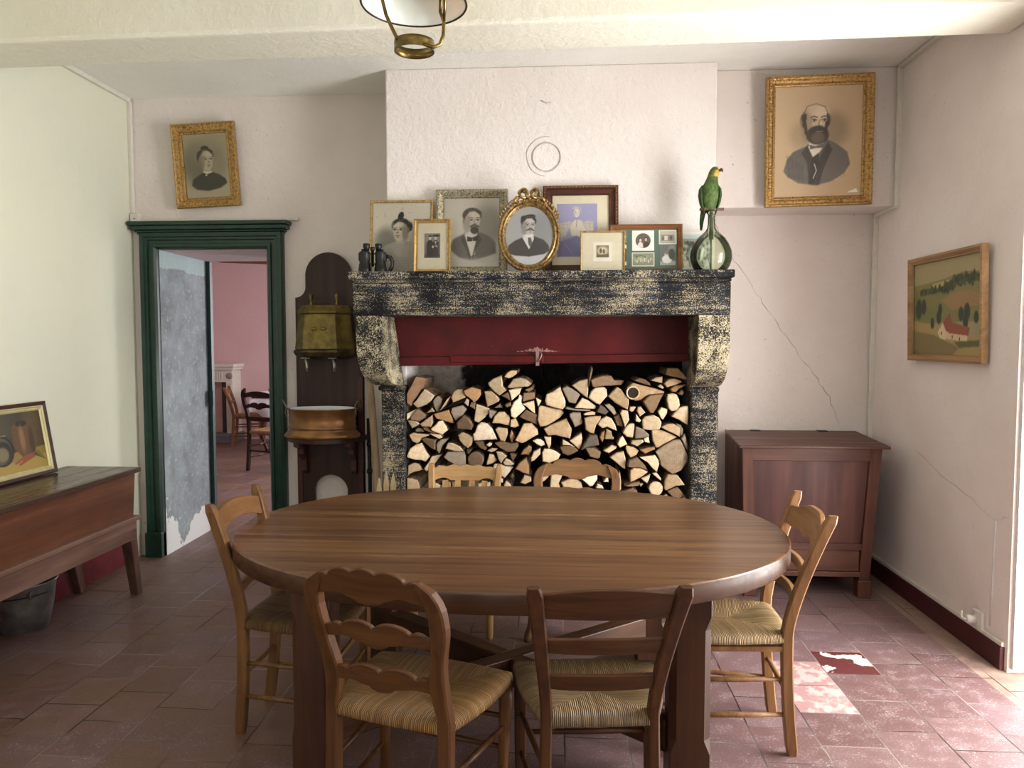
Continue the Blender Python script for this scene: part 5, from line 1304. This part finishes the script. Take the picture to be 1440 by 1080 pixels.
for s in (-1, 1):
    b = MB(); b.tube([(s*.222, -.03, .12), (s*.232, -.035, .16), (s*.222, -.04, .20), (s*.24, -.04, .235), (s*.255, -.02, .245), (s*.258, 0, .22), (s*.245, .02, .19), (s*.225, .02, .17)], .004, 6); b.build('wire_handle', plain('handle_wire', '7d7468', .4, .7), bs)
# fire tools beside the jamb
b = MB(); b.tube([(-1.235, 4.78, 1.23), (-1.205, 4.735, .95), (-1.18, 4.70, .7), (-1.15, 4.66, .3), (-1.135, 4.64, 0.012)], [.022, .024, .024, .025, .024], 10)
tag(b.build('wooden_pole', wood('b39b7e', '86705a', 'c9b59a', 'z', .7, 30)), 'pale peeled wooden pole leaning against the left fireplace jamb', 'pole')
b = MB(); b.tube([(-1.268, 4.86, .97), (-1.262, 4.855, .6), (-1.255, 4.85, 0.01)], .013, 8); b.tube([(-1.275, 4.845, .62), (-1.245, 4.845, .62)], .018, 6); b.tube([(-1.275, 4.845, .80), (-1.247, 4.845, .80)], .016, 6)
tag(b.build('fire_poker', M['iron']), 'thin dark iron poker standing between the fountain board and the pole', 'poker')
fk = thing('wooden_fork', 'three pale pointed wooden tines standing before the left fireplace jamb', 'fork', (-1.035, 4.365, 0))
pale = wood('c2ab86', '9a8160', 'd6c3a2', 'z', .7, 40)
for k, h in ((-1, .665), (0, .70), (1, .69)):
    x = k*.042; b = MB(); b.loft([[(x-.012+k*-.01, -.008, 0), (x+.012+k*-.01, -.008, 0), (x+.012+k*-.01, .008, 0), (x-.012+k*-.01, .008, 0)], [(x-.016, -.008, h-.07), (x+.016, -.008, h-.07), (x+.016, .008, h-.07), (x-.016, .008, h-.07)], [(x-.003, -.006, h), (x+.003, -.006, h), (x+.003, .006, h), (x-.003, .006, h)]], 0, False); b.build('tine', pale, fk)
MB().box(-.06, .06, .008, .022, .36, .40).build('crossbar', pale, fk)
# ---------------------------------------------------------------- framed pictures
def hung(name, label, cat, loc, rz, rx=0, ry=0): return thing(name, label, cat, loc, (rx, ry, rz))
ORN = [(0, 0), (0, .030), (.006, .040), (.014, .040), (.020, .034), (.058, .022), (.062, .026), (.068, .026), (.074, .016), (.082, .014), (.086, .006)]
t = hung('gilt_picture_frame', 'large ornate gilt frame with portrait of a bald bearded man, upper right wall', 'picture', (1.515, 4.592, 2.28), 0, math.radians(3), math.radians(-1.2))
w, h = .615, .745
frame_rect('frame_moulding', M['gold'], t, w, h, [(a*.68, b_) for a, b_ in ORN]); beads('carved_ornament', M['gold'], t, w, h, .025, -.030, .016, .010, tall=1.2); beads('carved_ornament', M['gold'], t, w, h, .006, -.039, .013, .005)
slab('backing', M['cream'], t, w-.06, h-.06, -.004, 0, .03); paint_bearded_man(w-.11, h-.11).mesh('portrait_print', t, 0, -.006, .055, tone=.82)
slab('glass', M['pane'], t, w-.115, h-.115, -.010, -.0085, .0575)
t = hung('gilt_picture_frame', 'gilt frame with portrait of a woman in black, tilted above the green door', 'picture', (-2.335, 4.905, 2.372), 0, math.radians(2.5), math.radians(-2.6))
w, h = .43, .545
frame_rect('frame_moulding', M['gold'], t, w, h, [(a*.78, b_) for a, b_ in ORN]); beads('carved_ornament', M['gold'], t, w, h, .026, -.030, .022, .010)
slab('backing', M['cream'], t, w-.06, h-.06, -.004, 0, .03); paint_black_dress(w-.125, h-.125).mesh('portrait_print', t, 0, -.006, .0625, tone=.82)
slab('glass', M['pane'], t, w-.13, h-.13, -.010, -.0085, .065)
t = hung('landscape_painting', 'framed painting of hills and a red-roofed farmhouse on the right wall', 'painting', (RX-.012, 3.985, 1.375), -PI/2, math.radians(1.5))
w, h = .745, .56
frame_rect('frame_moulding', wood('a07f58', '7d5f40', 'b99a72', 'x', .5, 40), t, w, h, [(0, 0), (0, .030), (.012, .034), (.028, .022), (.034, .022), (.036, .014)])
slab('backing', M['cream'], t, w-.03, h-.03, -.004, .0, .015); paint_landscape(w-.07, h-.07).mesh('canvas', t, 0, -.008, .035)
t = hung('still_life_painting', 'dark-framed still life of jug, pan and carrots leaning on the dough trough', 'painting', (-2.815, 3.68, .752), PI/2, math.radians(-9))
w, h = .56, .40
frame_rect('frame_moulding', wood('3f2a20', '241610', '54392c', 'x', .4, 40), t, w, h, [(0, 0), (0, .022), (.006, .026), (.02, .020), (.022, .016)])
frame_rect('inner_slip', plain('cream_gilt_slip', 'c9bd8c', .5, .2), t, w-.04, h-.04, [(0, .018), (.006, .020), (.012, .014), (.018, .015), (.026, .008)], z0=.02)
slab('backing', M['cream'], t, w-.03, h-.03, -.003, .0, .015); paint_still_life(w-.085, h-.085).mesh('canvas', t, 0, -.006, .0425)
# on the mantel
def stand(name, label, cx, y, w, h, lean=6, rz=0, ry=0): return thing(name, label, 'picture', (cx, y, SZ+.001), (math.radians(-lean), math.radians(ry), math.radians(rz)))
t = stand('photograph_frame', 'thin gold frame with portrait of a woman with topknot, leftmost on the mantel', -.945, 4.40, .37, .44, 7)
w, h = .375, .45; frame_rect('frame_moulding', M['gold_smooth'], t, w, h, [(0, 0), (0, .014), (.004, .016), (.012, .013), (.014, .008)])
slab('backing', M['cream'], t, w-.02, h-.02, -.003, 0, .01); paint_topknot(w-.026, h-.026).mesh('portrait_print', t, 0, -.005, .013, tone=.9); slab('glass', M['pane'], t, w-.03, h-.03, -.0075, -.0065, .015)
t = stand('photograph_frame', 'small gold frame with a tiny couple photograph in a wide cream mount', -.735, 4.27, .215, .31, 6)
w, h = .213, .312; frame_rect('frame_moulding', M['gold_smooth'], t, w, h, [(0, 0), (0, .016), (.005, .018), (.014, .012), (.020, .013), (.022, .008)])
slab('mount', M['cream'], t, w-.03, h-.03, -.004, 0, .015); paint_couple(.092, .142).mesh('photo_print', t, 0, -.0056, .088, tone=.72); slab('glass', M['pane'], t, w-.046, h-.046, -.008, -.007, .023)
slab('photo_border', M['white_paper'], t, .1, .150, -.0052, -.004, .084)
t = stand('photograph_frame', 'silvery ornate frame with portrait of a bearded man in a bow tie', -.525, 4.41, .425, .49, 7)
w, h = .425, .51; frame_rect('frame_moulding', M['silver'], t, w, h, [(0, 0), (0, .022), (.006, .028), (.016, .028), (.04, .014), (.046, .016), (.05, .008)]); beads('carved_ornament', M['silver'], t, w, h, .014, -.027, .017, .008)
slab('backing', M['cream'], t, w-.04, h-.04, -.004, 0, .02); paint_goatee(w-.095, h-.095).mesh('portrait_print', t, 0, -.006, .0475, tone=.72); slab('glass', M['pane'], t, w-.1, h-.1, -.009, -.008, .05)
# oval frame with ribbon bow
t = stand('oval_picture_frame', 'oval gilt frame with ribbon bow around portrait of a moustached man', -.18, 4.28, .36, .43, 7)
RXo, RZo, zc = .178, .212, .214; N = 96; b = MB(); pr = [(0, 0), (0, .018), (.006, .026), (.012, .026), (.018, .018), (.028, .024), (.034, .018), (.040, .010), (.044, .006)]
for (d0, t0), (d1, t1) in zip(pr, pr[1:]):
    for k in range(N):
        a, c = 2*PI*k/N, 2*PI*(k+1)/N
        b.add([((RXo-d0)*math.cos(a), -t0, zc+(RZo-d0)*math.sin(a)), ((RXo-d0)*math.cos(c), -t0, zc+(RZo-d0)*math.sin(c)), ((RXo-d1)*math.cos(c), -t1, zc+(RZo-d1)*math.sin(c)), ((RXo-d1)*math.cos(a), -t1, zc+(RZo-d1)*math.sin(a))], [(0, 1, 2, 3)], 0, False)
b.build('frame_moulding', M['gold_oval'], t)
b = MB()
for k in range(72):
    a = 2*PI*k/72; x, z = (RXo-.009)*math.cos(a), zc+(RZo-.009)*math.sin(a); b.lathe([(.0055, 0), (.004, .004), (0, .0055)], 6, (0, 0, 0), cap=False); n = len(b.v); b.v[n-18:] = [(p[0]+x, -.025-p[2], p[1]+z) for p in b.v[n-18:]]
b.build('beading', M['gold_oval'], t)
b = MB()
for s in (-1, 1):
    ctr = (s*.032, zc+RZo+.026)
    loop = [(ctr[0]+(.023+.003*math.sin(5*a))*math.cos(a)*(1+.1*s*math.cos(a)), -.026-.010*math.sin(2*a), ctr[1]+.025*math.sin(a)) for a in [2*PI*k/26 for k in range(26)]]
    b.tube(loop, .0085, 8, closed=True, flat=1.5)
    b.tube([(s*.004, -.030, zc+RZo-.004), (s*.014, -.034, zc+RZo+.010), (s*.024, -.034, zc+RZo+.030), (s*.040, -.030, zc+RZo+.032)], [.007, .009, .008, .004], 8)
    b.tube([(s*.05, -.026, zc+RZo+.008), (s*.072, -.032, zc+RZo+.002), (s*.085, -.030, zc+RZo-.018), (s*.070, -.028, zc+RZo-.020)], [.006, .010, .010, .005], 8)
    b.tube([(s*.01, -.026, zc+RZo), (s*.04, -.03, zc+RZo+.008), (s*.075, -.028, zc+RZo-.012), (s*.105, -.026, zc+RZo-.045)], [.010, .011, .011, .006], 6, flat=.5)
    for k in range(9):
        a = PI/2-s*(.36+.09*k); x, z = (RXo+.006)*math.cos(a), zc+(RZo+.006)*math.sin(a)
        b.tube([(x, -.022, z-.008), (x+s*.008, -.030, z+.004), (x+s*.004, -.024, z+.016)], [.004, .008, .003], 6)
b.lathe([(.0, 0), (.012, .006), (.012, .02), (0, .026)], 8, (0, -.028, zc+RZo-.014)); b.build('ribbon_bow', M['gold_oval'], t)
cv = paint_oval_man((RXo-.04)*2, (RZo-.04)*2); cv.mesh('portrait_print', t, 0, -.006, zc-RZo+.04, mask=1.0, tone=.72)
b = MB(); b.add([(0, -.008, zc)]+[((RXo-.042)*math.cos(2*PI*k/48), -.008, zc+(RZo-.042)*math.sin(2*PI*k/48)) for k in range(48)], [(0, 1+k, 1+(k+1) % 48) for k in range(48)]); b.build('glass', M['pane'], t, fix=False)
b = MB(); b.add([(0, -.002, zc)]+[((RXo-.01)*math.cos(2*PI*k/48), -.002, zc+(RZo-.01)*math.sin(2*PI*k/48)) for k in range(48)], [(0, 1+k, 1+(k+1) % 48) for k in range(48)]); b.build('backing', M['cream'], t, fix=False)
t = stand('photograph_frame', 'dark wooden frame with a blue-tinted print of a seated woman', .115, 4.41, .43, .51, 7)
w, h = .44, .525; dkf = wood('4d2a1c', '2e160f', '64402c', 'x', .4, 40); frame_rect('frame_moulding', dkf, t, w, h, [(0, 0), (0, .022), (.008, .030), (.020, .030), (.026, .020), (.046, .014), (.052, .016), (.056, .008)]); beads('gilt_beading', M['gold_smooth'], t, w, h, .011, -.029, .010, .0045)
slab('mount', M['cream'], t, w-.07, h-.07, -.005, 0, .035); paint_blue_lady(.235, .315).mesh('portrait_print', t, -.02, -.0062, .105, tone=.72); slab('glass', M['pane'], t, w-.11, h-.11, -.009, -.008, .055)
t = stand('photograph_frame', 'small thin gold frame with a tiny group photograph in a beige mount', .235, 4.25, .25, .226, 6)
w, h = .248, .232; frame_rect('frame_moulding', M['gold_smooth'], t, w, h, [(0, 0), (0, .012), (.003, .014), (.008, .012), (.010, .006)]); slab('mount', M['grey_mount'], t, w-.015, h-.015, -.004, 0, .0075); slab('photo_border', M['white_paper'], t, .105, .108, -.0052, -.004, .06, cx=0); paint_small_group(.07, .068).mesh('photo_print', t, 0, -.0058, .082, tone=.72); slab('glass', M['pane'], t, w-.024, h-.024, -.0078, -.0068, .012)
t = stand('photograph_frame', 'brown wooden frame with several photographs on a green mount', .487, 4.35, .41, .275, 7)
w, h = .415, .282; frame_rect('frame_moulding', wood('8a5a34', '63391c', 'a87747', 'x', .4, 40), t, w, h, [(0, 0), (0, .016), (.008, .020), (.018, .014), (.022, .016), (.026, .008)]); slab('mount', M['green_mount'], t, w-.04, h-.04, -.004, 0, .02)
for cvs, pw, ph, x, z, wht in ((paint_two_in_circle(.125, .118), .125, .118, -.015, .130, 0), (paint_garden(.118, .07), .118, .07, -.015, .045, 1), (paint_child(.088, .118), .088, .118, .125, .045, 0), (paint_house_row(.09, .072), .09, .072, .125, .172, 1), (paint_garden(.05, .07), .05, .07, -.135, .178, 0), (paint_two_in_circle(.05, .12), .05, .12, -.135, .046, 0)):
    if wht: slab('photo_border', M['white_paper'], t, pw+.01, ph+.01, -.0052, -.004, z-.005, cx=x)
    cvs.mesh('photo_print', t, x, -.0060, z, tone=.72)
slab('glass', M['pane'], t, w-.056, h-.056, -.0085, -.0075, .028)
t = stand('clip_photograph', 'frameless glass-fronted crowd photograph behind the green demijohn', .765, 4.455, .24, .24, 6)
slab('backing', M['white_paper'], t, .26, .255, -.004, 0, 0); paint_crowd(.235, .225).mesh('photo_print', t, 0, -.0055, .012, tone=.72); slab('glass', M['pane'], t, .26, .255, -.0085, -.0065, 0)

# ---------------------------------------------------------------- binoculars, demijohn, parrot
t = thing('binoculars', 'black binoculars standing on the left end of the mantel shelf', 'binoculars', (-1.075, 4.25, SZ), math.radians(8))
rub = plain('black_rubber', '0b0c0e', .4, var=.3)
for s in (-1, 1):
    br = MB().lathe([(.034, 0), (.036, .003), (.0355, .034), (.033, .036), (.033, .05), (.030, .055), (.0295, .100), (.030, .118), (.028, .124), (.018, .126), (.018, .138)], 22, (s*.045, 0, 0)).build('barrel', rub, t)
    MB().box(s*.045-.030 if s > 0 else s*.045-.034, s*.045+.034 if s > 0 else s*.045+.030, -.020, .034, .066, .122).build('prism_housing', rub, br, bevel=.012, seg=3)
    MB().lathe([(.016, .128), (.016, .142), (.019, .146), (.020, .168), (.016, .170), (.012, .166)], 20, (s*.034, 0, 0)).build('eyecup', rub, br)
b = MB(); b.lathe([(.008, .04), (.008, .13), (.012, .132), (.012, .15), (.008, .152)], 14); b.box(-.03, .03, -.006, .006, .05, .06).box(-.03, .03, -.006, .006, .108, .118); b.build('hinge', rub, t)
b = MB(); b.tube([(.078, 0, .10), (.10, .01, .095), (.112, .01, .07), (.108, .01, .04), (.094, .01, .012), (.08, .012, .006)], .006, 6, flat=2.0); b.build('strap', rub, t)

DXc, DYc = .838, 4.27
t = thing('glass_demijohn', 'round green glass demijohn at the right end of the mantel shelf', 'bottle', (DXc, DYc, SZ))
MB().lathe([(0, .008), (.05, .004), (.078, .0), (.088, .008), (.102, .03), (.112, .058), (.115, .086), (.111, .118), (.098, .15), (.078, .184), (.055, .206), (.034, .224), (.023, .242), (.020, .265), (.0195, .30), (.021, .318), (.027, .322), (.028, .334), (.022, .338)], 48, cap=False).build('bottle_body', M['demi'], t)
pk = thing('bird_perch', 'small dark wooden T-shaped perch stuck in the demijohn neck', 'perch', (DXc, DYc, SZ))
dw_ = plain('dark_perch_wood', '4d3630', .6)
b = MB(); b.tube([(-.066, -.004, .345), (0, -.004, .345), (.066, -.004, .345)], .0085, 10); b.build('crossbar', plain('perch_wood', '6b4c46', .6), pk)
b = MB(); b.tube([(0, 0, .345), (0, 0, .18)], .012, 10); b.tube([(0, 0, .18), (0, 0, .012)], .0045, 8); b.build('stem', plain('perch_stem', '5f6350', .6), pk)

pa = thing('stuffed_parrot', 'green stuffed parrot with yellow face perched above the demijohn', 'parrot', (DXc-.012, DYc-.002, SZ+.352))
def feather(name, c1, c2, c3):
    g = G(name); v = g.coord('Object', (1, 1, .45)); n = g.noise(v, 95, 4, .6); b_ = g.noise(g.coord(), 24, 3)
    return g.set(g.mix(g.ramp(b_, [(.4, 0.), (.65, .7)]), g.ramp(n, [(.3, c2), (.5, c1), (.72, c3)]), c2), .6, None, g.bump(n, .5, .004))
fg = feather('green_feathers', '4b6526', '2f4410', '6f8747'); fy = feather('yellow_feathers', 'c09a34', '8f6a1e', 'd8bb58'); fd = feather('dark_green_feathers', '2c4a16', '16260b', '4d6c24'); fo = feather('olive_crown', '6b7228', '454c18', '8f8a3a')
rings = []; spec = [(-.004, .000, -.018, .016, .014), (.0, .0, .0, .033, .028), (.0, -.001, .025, .043, .036), (-.001, -.002, .06, .050, .042), (.0, -.003, .095, .050, .043), (.004, -.003, .125, .043, .038), (.009, -.003, .150, .034, .031), (.013, -.004, .168, .030, .029), (.018, -.006, .186, .030, .030), (.022, -.008, .202, .028, .029), (.024, -.009, .216, .021, .023), (.025, -.009, .225, .010, .011)]
for x, y, z, rx_, ry_ in spec: rings.append([(x+rx_*math.cos(a), y+ry_*math.sin(a), z) for a in [2*PI*k/20 for k in range(20)]])
b = MB(); b.loft(rings, 0, True)
for i, fc in enumerate(b.f):
    if len(fc) == 4:
        r = fc[0]//20; k = fc[0] % 20; a = 2*PI*k/20; fr = math.cos(a-5.6)
        if r >= 7: b.m[i] = 2
        if 7 <= r <= 9 and fr > (.45 if r < 9 else .7): b.m[i] = 1
body = b.build('body', [fg, fy, fo], pa); sb = body.modifiers.new('smooth', 'SUBSURF'); sb.levels = 1; sb.render_levels = 2
b = MB(); b.loft([[(.040+r*c0, -.016+r*.8*s0, z+dz*c0) for c0, s0 in [(math.cos(2*PI*k/10), math.sin(2*PI*k/10)) for k in range(10)]] for r, z, dz in ((.011, .207, 0),)]+[[(x+r*.4*math.cos(2*PI*k/10), y+r*math.sin(2*PI*k/10), z+r*math.cos(2*PI*k/10)) for k in range(10)] for x, y, z, r in ((.050, -.020, .206, .011), (.060, -.024, .204, .008), (.064, -.026, .196, .005), (.063, -.026, .188, .001))], 0, True)
b.build('beak', plain('horn_beak', '3a342e', .35), pa)
b = MB(); b.lathe([(0, 0), (.0035, .001), (.004, .003), (.003, .005), (0, .006)], 10); o = b.build('eye', plain('glass_eye', '120c08', .1), pa); o.location = (.030, -.036, .205); o.rotation_euler = (PI/2, 0, 0)
for s in (-1, 1):
    rr_ = []
    for z, x, rx_, ry_ in ((.125, .041, .006, .016), (.105, .050, .011, .026), (.07, .053, .012, .030), (.03, .048, .010, .026), (-.005, .038, .007, .017), (-.035, .030, .003, .008)):
        rr_.append([(s*x+.002+rx_*math.cos(a), .004+ry_*math.sin(a), z) for a in [2*PI*k/12 for k in range(12)]])
    MB().loft(rr_, 0, True).build('wing', fd, pa)
b = MB(); b.loft([[(x+rx_*math.cos(a), y+ry_*math.sin(a), z) for a in [2*PI*k/12 for k in range(12)]] for x, y, z, rx_, ry_ in ((-.020, .020, .01, .020, .012), (-.032, .032, -.035, .014, .008), (-.036, .040, -.075, .011, .006), (-.036, .044, -.115, .006, .004))], 0, True); b.build('tail', fd, pa)
for s in (-1, 1):
    b = MB()
    b.tube([(s*.022, -.004, .004), (s*.023, -.010, -.004)], .007, 8)
    for k in (-1, 0, 1): b.tube([(s*.023, -.010, .002), (s*.023+k*.005, -.015, .001), (s*.023+k*.007, -.0165, -.006), (s*.023+k*.007, -.014, -.013)], [.003, .003, .0026, .0012], 6)
    b.build('foot', plain('parrot_foot', '8d6f62', .7), pa)

# ---------------------------------------------------------------- hanging lamp
t = thing('hanging_lamp', 'hanging oil lamp with white glass shade and brass ring, top of the view', 'lamp', (-.485, 2.5, 0))
op = plain('opal_glass', 'e6e8e0', .18, var=.02, bump=0); op.node_tree.nodes['Principled BSDF'].inputs['Subsurface Weight'].default_value = .2
brs = plain('aged_brass', '8a7440', .32, .85, var=.4); rimm = plain('brown_rim', '3c2a1c', .4, .4)
MB().lathe([(.172, 2.588), (.165, 2.62), (.142, 2.665), (.105, 2.71), (.06, 2.745), (.04, 2.755), (.038, 2.752), (.058, 2.741), (.102, 2.705), (.138, 2.661), (.161, 2.618), (.169, 2.588)], 48, cap=False).build('shade', op, t)
MB().tube([(.1725*math.cos(a), .1725*math.sin(a), 2.588) for a in [2*PI*k/64 for k in range(64)]], .004, 6, closed=True).build('shade_rim', rimm, t)
b = MB(); b.lathe([(.066, 2.435), (.0665, 2.445), (.064, 2.45), (.0665, 2.455), (.066, 2.468), (.061, 2.468), (.061, 2.435), (.066, 2.435)], 40, cap=False); b.build('holder_ring', brs, t)
b = MB(); b.tube([(-.115, -.02, 2.75), (-.108, -.03, 2.66), (-.10, -.035, 2.60), (-.085, -.036, 2.54), (-.062, -.034, 2.49), (-.045, -.045, 2.458)], .006, 8); b.build('arm', brs, t)
b = MB(); b.tube([(.04, -.05, 2.44), (.07, -.04, 2.433), (.09, -.03, 2.445), (.10, -.025, 2.475), (.102, -.02, 2.52), (.092, -.03, 2.55), (.105, -.10, 2.583), (.108, -.12, 2.60)], .006, 8); b.tube([(.102, -.02, 2.52), (.108, -.04, 2.55), (.118, -.10, 2.59)], .005, 6); b.build('arm', brs, t)
b = MB(); b.tube([(.075, -.152, 2.59), (.09, -.146, 2.592), (.105, -.138, 2.592)], .008, 6); b.tube([(.115, -.132, 2.596), (.13, -.12, 2.598)], .009, 6); b.build('clip', M['iron'], t)
b = MB(); b.tube([(-.115, -.02, 2.75), (-.10, -.01, 2.84), (0, 0, 2.90), (.10, -.01, 2.84), (.108, -.08, 2.70), (.108, -.12, 2.60)], .005, 6); b.tube([(0, 0, 2.90), (0, 0, CZ)], .006, 8); b.lathe([(.05, CZ-.02), (.05, CZ)], 20); b.build('hanger', brs, t)

# ---------------------------------------------------------------- socket on the right wall
t = thing('wall_socket', 'white electrical socket low on the right wall above the skirting', 'socket', (RX, 3.62, .115))
wp = plain('white_plastic', 'dcd9d2', .4, var=.03)
MB().box(-.018, 0, -.04, .04, 0, .085).build('socket_plate', wp, t, bevel=.004)
b = MB(); b.lathe([(.021, 0), (.021, .03), (.015, .04)], 16); pl = tag(b.build('plug', wp), 'white plug pushed into the low socket on the right wall', 'plug', loc=(RX-.018, 3.635, .155), rot=(0, -PI/2, 0))
MB().tube([(0, 0, .04), (.0, .02, .05), (.03, .03, .045)], .004, 6).build('cable', wp, pl)
